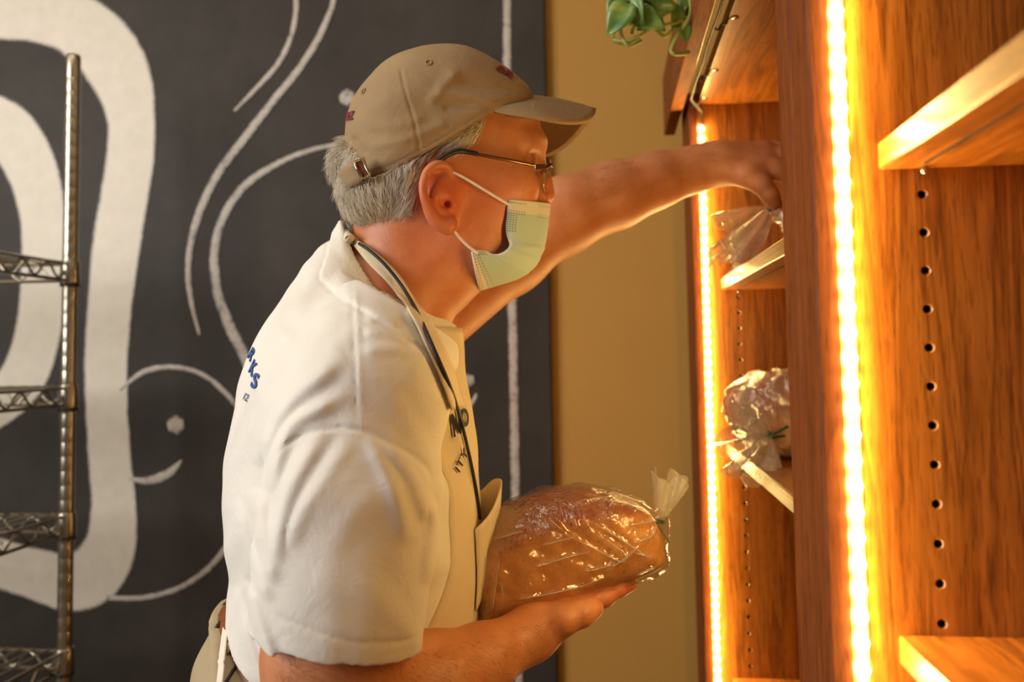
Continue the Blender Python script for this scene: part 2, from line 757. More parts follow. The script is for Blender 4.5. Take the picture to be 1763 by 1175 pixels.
chalk('chalk_line', [(520, -230), (566, -130), (576, -20), (560, 42), (520, 112), (470, 175), (420, 240), (375, 300), (342, 370), (326, 440), (327, 505), (344, 578)],
      [5, 8, 9, 11, 12, 13, 14, 14, 13, 11, 9, 5], LN)
chalk('chalk_line', [(600, 247), (545, 256), (482, 280), (422, 320), (386, 372), (370, 432), (374, 498), (394, 558), (425, 622), (450, 690)],
      [5, 8, 10, 13, 14, 15, 16, 18, 18, 18], LN)
chalk('chalk_line', [(208, 672), (245, 642), (292, 632), (342, 642), (382, 670), (420, 715)], [6, 9, 8, 8, 9, 8], LN)
chalk('chalk_line', [(222, 824), (255, 828), (290, 816), (314, 792)], [3, 13, 15, 3], LN)
chalk('chalk_line', [(874, -420), (873, -200), (873, 120), (876, 300), (881, 490), (885, 700), (888, 870), (892, 1000), (894, 1300), (896, 1600)], [13, 13, 13, 13, 14, 14, 14, 13, 13], LN)
chalk('chalk_line', [(185, 1030), (250, 1029), (310, 1012), (362, 976), (410, 915)], [7, 9, 9, 10, 9], LN)
chalk('chalk_line', [(786, 712), (802, 704), (814, 692), (821, 678)], [5, 8, 7, 4], LN)
for (dx, dy, r) in ((303, 732, 14), (598, 168, 13), (806, 655, 10), (800, 672, 7)):
    chalk('chalk_dot', [(dx - r, dy + 3), (dx, dy), (dx + r, dy - 2)], [r * 1.0, r * 2.1, r * 1.0], LN)

# ---- display cabinets
X0, XT, XB = 0.153, 0.1375, 0.455
YN, YM, YF = 0.600, 0.700, 1.440           # near bay's lit panel / far bay's start / far bay's lit panel
Z0 = ZC


def holed_panel(name, y, x0, x1, z0, z1, hx, hz0, nh, parent, mat, thick=0.019):
    """upright board facing the camera with real shelf-pin holes"""
    pit = 0.0254
    mb = MB()
    hw = pit / 2
    top = hz0 + pit * (nh - 0.5)
    bot = hz0 - pit / 2
    mb.box((x0, y + 0.0005, z0), (x0 + 0.0001, y + thick, z1))
    # front face, left and right of the hole column, above and below it
    fr = [((x0, z0), (hx - hw, z1)), ((hx + hw, z0), (x1, z1)), ((hx - hw, z0), (hx + hw, bot)), ((hx - hw, top), (hx + hw, z1))]
    for (a, b) in fr:
        mb.add([(a[0], y, a[1]), (b[0], y, a[1]), (b[0], y, b[1]), (a[0], y, b[1])], [(0, 1, 2, 3)])
    N = 12
    holes = MB()
    for k in range(nh):
        zc_ = hz0 + k * pit
        v, f = [], []
        for i in range(N):
            an = 2 * math.pi * (i + 0.5) / N
            c, s_ = math.cos(an), math.sin(an)
            m = max(abs(c), abs(s_))
            v.append((hx + hw * c / m, y, zc_ + hw * s_ / m))
        # square corners are covered because the ring's outer points run along the square
        r1, r2 = 0.0034, 0.0027
        for i in range(N):
            an = 2 * math.pi * (i + 0.5) / N
            v.append((hx + r1 * math.cos(an), y, zc_ + r1 * math.sin(an)))
        for i in range(N):
            an = 2 * math.pi * (i + 0.5) / N
            v.append((hx + r2 * math.cos(an), y + 0.0007, zc_ + r2 * math.sin(an)))
        for i in range(N):
            j = (i + 1) % N
            f.append((i, j, N + j, N + i)[::-1])
            f.append((N + i, N + j, 2 * N + j, 2 * N + i)[::-1])
        for (sx, sz) in ((1, 1), (-1, 1), (-1, -1), (1, -1)):
            q = [i for i in range(N) if math.copysign(1, math.cos(2 * math.pi * (i + .5) / N)) == sx and math.copysign(1, math.sin(2 * math.pi * (i + .5) / N)) == sz]
            best = sorted(q, key=lambda i: -min(abs(v[i][0] - hx), abs(v[i][2] - zc_)))[:1]
            i0 = best[0]
            cidx = len(v)
            v.append((hx + sx * hw, y, zc_ + sz * hw))
            for a_, b_ in (((i0 - 1) % N, i0), (i0, (i0 + 1) % N)):
                f.append((a_, b_, cidx))
        mb.add(v, f)
        v2, f2 = [], []
        for (rr, dy) in ((r2, 0.0007), (r2, 0.012)):
            for i in range(N):
                an = 2 * math.pi * (i + 0.5) / N
                v2.append((hx + rr * math.cos(an), y + dy, zc_ + rr * math.sin(an)))
        for i in range(N):
            j = (i + 1) % N
            f2.append((i, j, N + j, N + i)[::-1])
        f2.append(tuple(range(N, 2 * N))[::-1])
        holes.add(v2, f2)
    # the other five sides
    yb = y + thick
    mb.add([(x0, yb, z0), (x1, yb, z0), (x1, yb, z1), (x0, yb, z1)], [(3, 2, 1, 0)])
    mb.add([(x0, y, z0), (x0, yb, z0), (x0, yb, z1), (x0, y, z1)], [(3, 2, 1, 0)])
    mb.add([(x1, y, z0), (x1, yb, z0), (x1, yb, z1), (x1, y, z1)], [(0, 1, 2, 3)])
    o = mb.build(name, mat, parent)
    h = holes.build('pin_holes', M['hole'], o)
    h['kind'] = 'stuff'
    return o


def shelf_board(parent, y0, y1, ztop):
    """adjustable shelf: board with a solid front lip and a lighter worn front edge"""
    o = MB().box((0.181, y0, ztop - 0.0185), (XB - 0.008, y1, ztop), 0.0012).build('shelf', M['wood_y'], parent)
    MB().box((0.203, y0 + 0.02, ztop - 0.0195), (0.2045, y1 - 0.02, ztop - 0.0188)).build('shelf_groove', M['hole'], o)
    for yy in (y0 + 0.006, y1 - 0.006):
        for xx in (0.2075, 0.415):
            MB().tube([(xx, yy - 0.004, ztop - 0.0215), (xx, yy + 0.004, ztop - 0.0215)], 0.0022, 8).build('shelf_pin', M['steel'], o, True)
    return o


def cabinet(name, ya, yb, label, shelves, stile_far, stile_near, hz0, nh, fully):
    c = tag(empty(name, (X0, (ya + yb) / 2, 0)), label, 'cabinet', 'oak display cabinets')
    off = c.location
    MX = Matrix.Translation(-off)

    def part(o):
        o.data.transform(MX)
        return o
    zt = Z0 + 0.402
    part(holed_panel('side_panel', yb, X0, XB, 0.0, zt + 0.05, 0.2085, hz0, nh, c, M['wood_z']))
    for ch in c.children[0].children:
        ch.data.transform(MX)
    part(MB().box((X0, ya - 0.019, 0), (XB, ya, zt + 0.05)).build('side_panel', M['wood_z'], c))
    part(MB().box((XB, ya - 0.019, 0), (XB + 0.008, yb + 0.019, zt + 0.05)).build('back_panel', M['wood_z'], c))
    part(MB().box((X0, ya, zt), (XB, yb, zt + 0.019)).build("top_board", M["wood_y"], c))
    part(MB().box((X0 + 0.01, ya, 0.0), (X0 + 0.03, yb, 0.09)).build('plinth', M['wood_y'], c))
    part(MB().box((X0, ya, 0.09), (XB, yb, 0.11)).build('bottom_board', M['wood_y'], c))
    part(MB().box((XT, stile_far[0], 0), (X0, stile_far[1], zt + 0.02), 0.0015).build('stile', M['stile'], c))
    part(MB().box((XT, stile_near[0], 0), (X0, stile_near[1], zt + 0.02), 0.0015).build('stile', M['stile'], c))
    part(MB().box((0.1085, stile_near[0], Z0 + 0.394), (0.1280, fully, Z0 + 0.50), 0.001).build('cornice', M['cornice'], c))
    part(MB().box((0.1285, stile_near[0], Z0 + 0.4215), (0.1370, stile_far[1], Z0 + 0.50)).build('cornice_block', M['wood_y'], c))
    for zs in shelves:
        o = shelf_board(c, ya + 0.0006, yb - 0.0006, zs)
        for q in [o] + list(o.children):
            q.data.transform(MX)
    return c


zN = [P(1499, 247, YN)[2], P(1530, 1093, YN)[2]]
zF = [P(1239, 480, YF)[2], P(1246, 762, YF)[2], P(1255, 1167, YF)[2]]
hN = P(1561, 336, YN)[2]
cab_far = cabinet('display_cabinet', YM, YF, 'oak display cabinet at the back, its bay holding two bagged loaves', zF + [Z0 - 0.86],
                  (YF - 0.004, 1.560), (0.6505, YM), P(1262, 512, YF)[2] - 0.0254 * 32, 33, 1.606)
cab_near = cabinet('display_cabinet', -0.33, YN, 'oak display cabinet in the right foreground with empty shelves', zN + [Z0 - 0.53, Z0 - 0.86],
                   (YN - 0.004, 0.650), (-0.40, -0.35), hN - 0.0254 * 32, 33, 0.650)


def led_strip(name, y, ztop, n, label, back=False):
    pit = 0.0167
    x = X0 + 0.0046
    r = tag(empty(name, (x, y, ztop - n * pit), math.pi if back else 0.0), label, 'light strip', 'LED strip lights')
    MB().box((-0.0042, -0.0016, 0), (0.0042, 0.0, n * pit), 0.0).build('strip_backing', M['led_tape'], r)
    mb = MB()
    prof = [(0.0041, 0.0), (0.0040, 0.0030), (0.0030, 0.0047), (0.0012, 0.0055)]
    v, f = [], []
    K = 8
    for (rr, h) in prof:
        for k in range(K):
            an = 2 * math.pi * k / K
            v.append((rr * math.cos(an), -0.0016 - h, rr * math.sin(an)))
    for i in range(len(prof) - 1):
        for k in range(K):
            f.append((i * K + k, i * K + (k + 1) % K, (i + 1) * K + (k + 1) % K, (i + 1) * K + k))
    f.append(tuple((len(prof) - 1) * K + k for k in range(K)))
    mb.add(v, f)
    first = None
    for i in range(n):
        if first is None:
            o = first = mb.build('light_chip', M['led'], r, True)
        else:
            o = first.copy()
            COL.objects.link(o)
            o.parent = r
        o.location = (0, 0, (i + 0.5) * pit)
    return r


led_strip('led_strip', YF - 0.0005, P(1202, 214, YF)[2], 62, 'glowing warm strip of light chips down the far oak panel, behind the reaching arm')
led_strip('led_strip', YN - 0.0005, Z0 + 0.268, 46, 'glowing warm strip of light chips down the near oak panel, broadest in view')

led_strip('led_strip', YM + 0.0005, Z0 + 0.12, 18, 'added unseen warm strip of light chips behind the dark stile, facing the far bay', True)  # extra strip, never in view, added to brighten the held loaf and the face

# cable that feeds the far strip, along the inside of the cornice, with cup hooks
cab_pts = [(0.1345, y, Z0 + 0.3930 - 0.004 * abs(math.sin(y * 17))) for y in np.linspace(0.75, 1.36, 30)]
cab_pts += [(0.140, 1.385, Z0 + 0.392), (0.149, 1.41, Z0 + 0.391), (0.158, 1.43, Z0 + 0.388), (0.1592, 1.4375, Z0 + 0.375), (0.1592, 1.4377, Z0 + 0.355)]
cable = tag(empty('power_cable', (0.1345, 1.05, Z0 + 0.39)), 'thin black cable clipped under the cornice, feeding the far light strip', 'cable')
o = MB().tube([np.array(p) - np.array(cable.location) for p in cab_pts], 0.0016, 8).build('wire', M['black'], cable, True)
for y in (0.86, 1.06, 1.26, 1.40):
    ring = [(0.1345 + 0.0 + 0.010 * t, y, Z0 + 0.3945 - 0.007 * math.sin(math.pi * min(1, t * 1.1))) for t in np.linspace(0, 1.6, 12)]
    ring += [(0.151, y, Z0 + 0.398), (0.1535, y, Z0 + 0.4015)]
    MB().tube([np.array(p) - np.array(cable.location) for p in ring], 0.0013, 6).build('cup_hook', M['black'], cable, True)
    MB().lathe([(0.0055, -0.0012), (0.0050, -0.0018), (0.001, -0.002)], 14, (0, 0, 0)).build('hook_plate', M['steel'], cable, True).location = Vector((0.1600, y, Z0 + 0.4025)) - cable.location

# ---- wire rack
RX, RY = P(119, 587, 1.47)[0], 1.47
RW, RD = 0.91, 0.455
rack = tag(empty('wire_rack', (RX - RW / 2, RY - RD / 2, 0)), 'chrome wire shelving rack in front of the mural', 'rack')
rt = P(130, 95, RY)[2]
first = None
for (sx, sy) in ((1, 1), (-1, 1), (1, -1), (-1, -1)):
    if first is None:
        mb = MB()
        prof = [(0.0127, 0.0)]
        zz = 0.06
        while zz < rt - 0.03:                       # the locating grooves
            prof += [(0.0127, zz), (0.01255, zz + 0.0006), (0.0127, zz + 0.0012)]
            zz += 0.0254
        prof += [(0.0127, rt - 0.004), (0.0115, rt)]
        o = first = mb.lathe(prof, 20).build('post', M['chrome'], rack, True)
        o.data.polygons.foreach_set('use_smooth', np.ones(len(o.data.polygons), bool))
    else:
        o = first.copy()
        COL.objects.link(o)
        o.parent = rack
    o.location = (sx * RW / 2, sy * RD / 2, 0)
shelf_z = [P(118, 455, RY)[2], P(117, 668, RY)[2], P(115, 888, RY)[2], P(114, 1122, RY)[2]]
shelf_z.append(shelf_z[-1] - 0.26)
shelf_z.append(0.12)
proto = None
for z in shelf_z:
    if proto is None:
        sh = bpy.data.objects.new('shelf', None)
        COL.objects.link(sh)
        sh.parent = rack
        sh.empty_display_size = 0.02
        rim, tr, dk, cl, sl = MB(), MB(), MB(), MB(), MB()
        hx, hy = RW / 2, RD / 2
        for dz, rr in ((0.0, 0.0032), (-0.030, 0.0032)):
            for s_ in (1, -1):
                rim.tube([(-hx, s_ * hy, dz), (hx, s_ * hy, dz)], rr, 8)
                rim.tube([(s_ * hx, -hy, dz), (s_ * hx, hy, dz)], rr, 8)

        def zig(a, b, n):
            a, b = np.array(a), np.array(b)
            pts = []
            for i in range(n * 6 + 1):
                t = i / (n * 6)
                ph = (i % 6) / 6
                tri = 2 * abs(2 * ((i / 6) % 1) - 1) - 1
                h = -0.015 + 0.013 * max(-1, min(1, tri * 1.5))
                p = a + (b - a) * t
                pts.append((p[0], p[1], h))
            return pts
        for s_ in (1, -1):
            tr.tube(zig((-hx, s_ * hy, 0), (hx, s_ * hy, 0), 14), 0.0022, 6)
            tr.tube(zig((s_ * hx, -hy, 0), (s_ * hx, hy, 0), 7), 0.0022, 6)
        nx = 34
        for i in range(1, nx):
            x = -hx + RW * i / nx
            dk.tube([(x, -hy, 0.0035), (x, hy, 0.0035)], 0.0019, 6)
        for yy in (-hy * 0.5, 0, hy * 0.5):
            tr.tube([(x_, yy, z_) for (x_, _, z_) in zig((-hx, 0, 0), (hx, 0, 0), 14)], 0.0022, 6)
        for (sx, sy) in ((1, 1), (-1, 1), (1, -1), (-1, -1)):
            cl.lathe([(0.0165, -0.036), (0.0172, -0.034), (0.0158, 0.004), (0.0150, 0.006)], 20, (sx * hx, sy * hy, 0))
            sl.lathe([(0.0168, -0.041), (0.0168, -0.0362)], 20, (sx * hx, sy * hy, 0))
        parts = [rim.build('rim_wires', M['chrome'], sh, True), tr.build('truss_wires', M['chrome'], sh, True),
                 dk.build('deck_wires', M['chrome'], sh, True), cl.build('corner_sleeves', M['chrome'], sh, True),
                 sl.build('sleeve_rings', M['black'], sh, True)]
        for q in parts:
            q['kind'] = 'stuff'
        proto = (sh, parts)
    else:
        sh = proto[0].copy()
        COL.objects.link(sh)
        sh.parent = rack
        for q in proto[1]:
            d = q.copy()
            COL.objects.link(d)
            d.parent = sh
    sh.location = (0, 0, z)

# ---- trailing plant on top of the far cabinet
PZ = Z0 + 0.402 + 0.051
plant = tag(empty('potted_plant', (0.24, 1.04, PZ)), 'trailing green vine plant hanging over the cabinet top', 'plant')
pc = np.array(plant.location)
MB().lathe([(0.045, 0), (0.062, 0.10), (0.068, 0.102), (0.068, 0.12), (0.060, 0.12), (0.058, 0.105)], 24).build('pot', M['pot'], plant, True)
MB().lathe([(0.0575, 0.100), (0.0575, 0.108)], 20).build('soil', M['soil'], plant)


def leaf(base, d, nrm, ln):
    d, nrm = _n(d), _n(nrm)
    sd = np.cross(d, nrm)
    nrm = np.cross(sd, d)
    prof = [(0, 0.02), (0.06, 0.26), (0.22, 0.40), (0.42, 0.40), (0.62, 0.30), (0.82, 0.15), (1.0, 0.005)]
    G = []
    for (t, w) in prof:
        row = []
        for u in (-1, -0.5, 0, 0.5, 1):
            tt = t - (0.07 * abs(u) if t < 0.1 else 0)
            row.append(base + d * ln * tt + sd * ln * w * u + nrm * ln * (0.14 * abs(u) * w / 0.4 - 0.22 * t * t))
        G.append(row)
    V, q = grid_mesh(G)
    o = mk('leaf', V - pc, [tuple(x) for x in q], M['leaf'], plant)
    return solid(o, 0.0006)


def vine(px, r=0.0022):
    pts = crom([P(x, y, Y * PK) for (x, y, Y) in px], 7)
    MB().tube([p - pc for p in pts], r, 7).build('stem', M['stem'], plant, True)
    return pts


PK = 0.728
over = [np.array([0.22, 1.04, PZ + 0.115]), np.array([0.16, 1.05, PZ + 0.15]), np.array([0.085, 1.06, PZ + 0.13])]
PV = 1.47
for tgt in ((1110, -30, 1.46), (1160, -25, 1.47), (1185, -20, 1.48), (1195, -12, 1.50)):
    q = P(tgt[0], tgt[1], tgt[2] * PK)
    pts = crom(over + [q], 6)
    MB().tube([p - pc for p in pts], 0.0028, 7).build('stem', M['stem'], plant, True)
vine([(1110, -30, 1.46), (1100, 5, 1.44), (1078, 30, 1.42), (1062, 48, 1.43), (1055, 66, 1.45), (1068, 76, 1.46), (1090, 70, 1.46), (1116, 52, 1.46)])
vine([(1056, 68, 1.45), (1074, 70, 1.44), (1100, 62, 1.44), (1117, 50, 1.44)])
vine([(1160, -25, 1.47), (1130, 10, 1.45), (1100, 28, 1.44), (1072, 36, 1.43), (1110, 45, 1.44), (1150, 42, 1.46), (1176, 20, 1.47), (1188, 5, 1.48)])
vine([(1068, 36, 1.44), (1070, 60, 1.44), (1082, 78, 1.44), (1104, 70, 1.45)])
vine([(1110, 50, 1.47), (1128, 50, 1.47), (1144, 62, 1.47), (1160, 50, 1.47), (1174, 44, 1.48)])
vine([(1185, -20, 1.48), (1190, 20, 1.46), (1176, 48, 1.46), (1164, 66, 1.46), (1156, 85, 1.46), (1160, 92, 1.46), (1174, 92, 1.47), (1186, 90, 1.48)], 0.003)
vine([(1195, -12, 1.50), (1170, 14, 1.48), (1150, 22, 1.47), (1130, 36, 1.47), (1118, 44, 1.46)])
vine([(1145, 0, 1.46), (1120, 24, 1.46), (1092, 46, 1.45), (1088, 58, 1.45)])
vine([(1190, 30, 1.47), (1160, 40, 1.46), (1130, 44, 1.45), (1100, 40, 1.44), (1075, 40, 1.44)])
CAMF = np.array([0.05, -1, -0.25])
for (bx, by, Y, dx, dy, ln) in ((1084, 8, 1.42, -0.75, 0.9, 0.048), (1095, 20, 1.43, 0.5, 0.4, 0.044), (1100, 4, 1.43, 0.9, 0.25, 0.050), (1070, -12, 1.43, -0.2, 0.5, 0.045),
                                (1168, 14, 1.46, -0.2, 0.9, 0.030), (1178, 44, 1.46, 0.1, 0.9, 0.022), (1128, 36, 1.45, -0.9, 0.3, 0.026), (1150, -16, 1.46, -0.5, 0.5, 0.042),
                                (1060, 46, 1.43, -0.3, 0.4, 0.016), (1180, -6, 1.47, 0.3, 0.8, 0.034), (1120, 30, 1.45, 0.7, 0.7, 0.026), (1088, -6, 1.42, 0.2, 0.8, 0.04)):
    b = P(bx, by, Y * PK)
    d = np.array([dx, -0.15 + 0.3 * random.random(), -dy])
    leaf(b, d, CAMF + np.array([random.uniform(-.5, .5), 0, random.uniform(-.6, .4)]), ln * 0.95)

# ================================================================== IMPLICIT-SURFACE TOOLS
def surf(f, lo, hi, h, lip=2.2, B=12):
    """surface nets of f = 0 inside a box, evaluated only in blocks near the surface"""
    lo, hi = np.asarray(lo, float), np.asarray(hi, float)
    nb = np.ceil((hi - lo) / (h * B)).astype(int)
    g = np.stack(np.meshgrid(*[np.arange(n) for n in nb], indexing='ij'), -1).reshape(-1, 3)
    cen = (lo + (g + 0.5) * h * B).astype(f32)
    d = f(cen[:, 0], cen[:, 1], cen[:, 2])
    g = g[np.abs(d) < h * B * 0.87 * lip + h]
    N = nb * B + 3
    o = np.arange(B + 1)
    oi = np.stack(np.meshgrid(o, o, o, indexing='ij'), -1).reshape(-1, 3)
    cid, cpos, edges = [], [], []
    for s in range(0, len(g), 160):
        gb = g[s:s + 160] * B
        idx = gb[:, None, :] + oi[None]
        pts = (lo + idx * h).astype(f32).reshape(-1, 3)
        v = f(pts[:, 0], pts[:, 1], pts[:, 2]).reshape(-1, B + 1, B + 1, B + 1)
        ins = v < 0
        acc = np.zeros(v[:, :-1, :-1, :-1].shape + (3,), f32)
        cnt = np.zeros(v[:, :-1, :-1, :-1].shape, f32)
        for ax_ in range(3):
            sl0 = [slice(None)] + [slice(0, B + 1)] * 3
            sl1 = [slice(None)] + [slice(0, B + 1)] * 3
            sl0[1 + ax_] = slice(0, B)
            sl1[1 + ax_] = slice(1, B + 1)
            a, b = v[tuple(sl0)], v[tuple(sl1)]
            cr = ins[tuple(sl0)] != ins[tuple(sl1)]
            t = np.where(cr, a / np.where(cr, a - b, 1), 0)
            oth = [k for k in range(3) if k != ax_]
            for u in (0, 1):
                for w in (0, 1):
                    sl = [slice(None)] + [slice(0, B)] * 3
                    sl[1 + oth[0]] = slice(u, u + B)
                    sl[1 + oth[1]] = slice(w, w + B)
                    c = cr[tuple(sl)]
                    cnt += c
                    acc[..., ax_] += t[tuple(sl)]
                    acc[..., oth[0]] += c * u
                    acc[..., oth[1]] += c * w
            # faces: edges whose lower corner lies in this block
            sle = [slice(None)] + [slice(0, B)] * 3
            ce = cr[tuple(sle)]
            w_ = np.argwhere(ce)
            if len(w_):
                e = gb[w_[:, 0]] + w_[:, 1:]
                edges.append(np.column_stack([e, np.full(len(e), ax_), ins[tuple(sle)][ce].astype(int)]))
        m = np.argwhere(cnt > 0)
        if len(m):
            ci = gb[m[:, 0]] + m[:, 1:]
            k = tuple(m.T)
            cpos.append(lo + (ci + acc[k] / cnt[k][:, None]) * h)
            cid.append((ci[:, 0] * N[1] + ci[:, 1]) * N[2] + ci[:, 2])
    cid = np.concatenate(cid)
    cpos = np.concatenate(cpos)
    order = np.argsort(cid)
    cid, cpos = cid[order], cpos[order]
    E = np.concatenate(edges)
    Q = []
    for ax_ in range(3):
        e = E[E[:, 3] == ax_]
        b1, b2 = (ax_ + 1) % 3, (ax_ + 2) % 3
        quad = []
        for (u, w) in ((-1, -1), (0, -1), (0, 0), (-1, 0)):
            c = e[:, :3].copy()
            c[:, b1] += u
            c[:, b2] += w
            k = (c[:, 0] * N[1] + c[:, 1]) * N[2] + c[:, 2]
            p = np.searchsorted(cid, k)
            p = np.minimum(p, len(cid) - 1)
            quad.append(np.where(cid[p] == k, p, -1))
        quad = np.stack(quad, 1)
        fl = e[:, 4] == 0
        quad[fl] = quad[fl][:, ::-1]
        Q.append(quad[(quad >= 0).all(1)])
    return cpos.astype(f32), np.concatenate(Q)


def smin(a, b, k):
    h = np.maximum(k - np.abs(a - b), 0) / k
    return np.minimum(a, b) - h * h * k * 0.25


def smax(a, b, k):
    return -smin(-a, -b, k)


def ball(a, l, z, c, r):
    return np.sqrt((a - c[0]) ** 2 + (l - c[1]) ** 2 + (z - c[2]) ** 2) - r


def ell(a, l, z, c, r, R=None):
    da, dl, dz = a - c[0], l - c[1], z - c[2]
    if R is not None:
        da, dl, dz = (R[i][0] * da + R[i][1] * dl + R[i][2] * dz for i in range(3))
    k0 = np.sqrt((da / r[0]) ** 2 + (dl / r[1]) ** 2 + (dz / r[2]) ** 2)
    return (k0 - 1) * min(r)


def seg(a, l, z, p, q, r0, r1):
    p, q = np.asarray(p, f32), np.asarray(q, f32)
    u = q - p
    uu = float(u @ u) + 1e-12
    t = np.clip(((a - p[0]) * u[0] + (l - p[1]) * u[1] + (z - p[2]) * u[2]) / uu, 0, 1)
    return np.sqrt((a - p[0] - t * u[0]) ** 2 + (l - p[1] - t * u[1]) ** 2 + (z - p[2] - t * u[2]) ** 2) - (r0 + (r1 - r0) * t)


def chain(a, l, z, pts, k=0.01):
    """pts: list of (point, radius)"""
    d = None
    for (p, r), (q, s) in zip(pts[:-1], pts[1:]):
        e = seg(a, l, z, p, q, r, s)
        d = e if d is None else smin(d, e, k)
    return d


def boxed(a, l, z, lo, hi, fn, pad=0.05):
    """evaluate fn only near a box; elsewhere return a safe lower bound of the distance"""
    dx = np.maximum(np.maximum(lo[0] - a, a - hi[0]), 0)
    dy = np.maximum(np.maximum(lo[1] - l, l - hi[1]), 0)
    dz = np.maximum(np.maximum(lo[2] - z, z - hi[2]), 0)
    d = np.sqrt(dx * dx + dy * dy + dz * dz) + 0.03
    m = d < pad + 0.03
    if m.any():
        d[m] = fn(a[m], l[m], z[m])
    return d


class Poly:
    """closed smooth outline drawn in the person's sagittal plane; signed distance, positive inside"""

    def __init__(s, px, lat=0.0, smooth=6, res=0.003, pad=0.13):
        p = np.array([L(x, y, lat)[[0, 2]] for x, y in px])
        if smooth > 1:
            p = crom(p, smooth, True)
        s.p = p
        s.lo = p.min(0) - pad
        n = np.ceil((p.max(0) + pad - s.lo) / res).astype(int)
        s.res, s.n = res, n
        A, Zz = np.meshgrid(s.lo[0] + np.arange(n[0]) * res, s.lo[1] + np.arange(n[1]) * res, indexing='ij')
        d2 = np.full(A.shape, 1e9)
        ins = np.zeros(A.shape, bool)
        for i in range(len(p)):
            q0, q1 = p[i], p[(i + 1) % len(p)]
            u = q1 - q0
            t = np.clip(((A - q0[0]) * u[0] + (Zz - q0[1]) * u[1]) / (u @ u + 1e-15), 0, 1)
            d2 = np.minimum(d2, (A - q0[0] - t * u[0]) ** 2 + (Zz - q0[1] - t * u[1]) ** 2)
            c = (q0[1] > Zz) != (q1[1] > Zz)
            xx = q0[0] + (Zz - q0[1]) / (u[1] if abs(u[1]) > 1e-12 else 1e-12) * u[0]
            ins ^= c & (A < xx)
        s.g = np.where(ins, 1, -1) * np.sqrt(d2)
        s.g = s.g.astype(f32)

    def s(self, a, z):
        u = np.clip((a - self.lo[0]) / self.res, 0, self.n[0] - 1.001)
        v = np.clip((z - self.lo[1]) / self.res, 0, self.n[1] - 1.001)
        i, j = u.astype(np.int32), v.astype(np.int32)
        fu, fv = u - i, v - j
        g = self.g
        return (g[i, j] * (1 - fu) * (1 - fv) + g[i + 1, j] * fu * (1 - fv) + g[i, j + 1] * (1 - fu) * fv + g[i + 1, j + 1] * fu * fv)


def infl(a, l, z, poly, W, R, lc=0.0, pw=2.2, off=0.0):
    s = poly.s(a, z) + off
    A = np.maximum(0, 1 - s / R)
    Bv = np.abs(l - lc) / W
    return ((A ** pw + Bv ** pw) ** (1 / pw) - 1) * np.minimum(W, R)


def ramp1(x, xs, ys):
    return np.interp(x, xs, ys).astype(f32)


def bvh_of(V, Q):
    return BVHTree.FromPolygons([tuple(map(float, v)) for v in V], [tuple(map(int, q)) for q in Q])


def bvh_near(V, Q, keep):
    """tree of the faces whose first vertex passes"""
    return bvh_of(V, Q[keep[Q[:, 0]]])


def hit(bvh, px, py):
    r = bvh.ray_cast(Vector(EYE), Vector(_n(ldir(px, py))))
    if r[0] is None:
        return None, None
    p, n = np.array(r[0]), np.array(r[1])
    return (p, -n) if n.dot(p - EYE) > 0 else (p, n)


# ================================================================== THE PERSON
person = tag(empty('person', (BASE[0], BASE[1], 0), PSI),
             'man in tan cap, face mask and white t-shirt reaching into the cabinet', 'person')

# ---- outlines
HEAD = Poly([(602, 300), (598, 260), (612, 210), (640, 160), (680, 125), (740, 108), (800, 112), (855, 132), (900, 165), (924, 200),
             (931, 225), (938, 245), (936, 260), (931, 277), (934, 300), (934, 330), (932, 352), (938, 380), (932, 410), (923, 438), (901, 458), (874, 470), (850, 480), (800, 475), (740, 455), (680, 420), (640, 385), (612, 345)], res=0.002)
NECK = Poly([(616, 330), (608, 380), (603, 430), (590, 500), (560, 620), (700, 660), (790, 640), (778, 560), (802, 528), (838, 488),
             (868, 440), (840, 330), (740, 270), (650, 280)])
TORSO = Poly([(620, 320), (592, 372), (568, 406), (540, 438), (505, 490), (470, 545), (440, 603), (419, 660), (406, 730), (397, 790), (393, 860),
              (397, 920), (404, 975), (399, 1020), (397, 1060), (400, 1110), (425, 1200), (470, 1270), (600, 1330), (720, 1300),
              (776, 1200), (800, 1100), (812, 1000), (816, 900), (814, 820), (808, 740), (800, 670), (790, 605), (783, 560), (792, 500), (800, 440), (740, 340)], smooth=5)
# collar plane: from the back of the neck to the throat
CB, CF = L(598, 388), L(779, 556)
_cd = _n([CF[0] - CB[0], 0, CF[2] - CB[2]])
CN = np.array([_cd[2], 0, -_cd[0]])            # points down the torso
if CN[2] > 0:
    CN = -CN


def tcol(a, l, z):
    return (a - CB[0]) * CN[0] + (z - CB[2]) * CN[2] - np.interp(a, [CB[0], CF[0]], [0.034, 0.015]) * np.minimum(1.2, (l / 0.066) ** 2)


def t_axis(a, z):
    return (a - CB[0]) * CN[0] + (z - CB[2]) * CN[2]


TX = [-0.1, -0.02, 0.0, 0.03, 0.07, 0.12, 0.17, 0.30, 0.45, 0.70]
TW = [0.062, 0.064, 0.067, 0.076, 0.112, 0.160, 0.178, 0.168, 0.162, 0.164]

SH_N = [(L(655, 610, -0.120), 0.070), (L(628, 690, -0.172), 0.0655), (L(606, 860, -0.197), 0.0645), (L(588, 1010, -0.203), 0.0635), (L(583, 1260, -0.206), 0.062)]
SH_F = [(L(690, 560, 0.12), 0.070), (L(752, 545, 0.185), 0.060), (L(900, 435, 0.205), 0.060)]

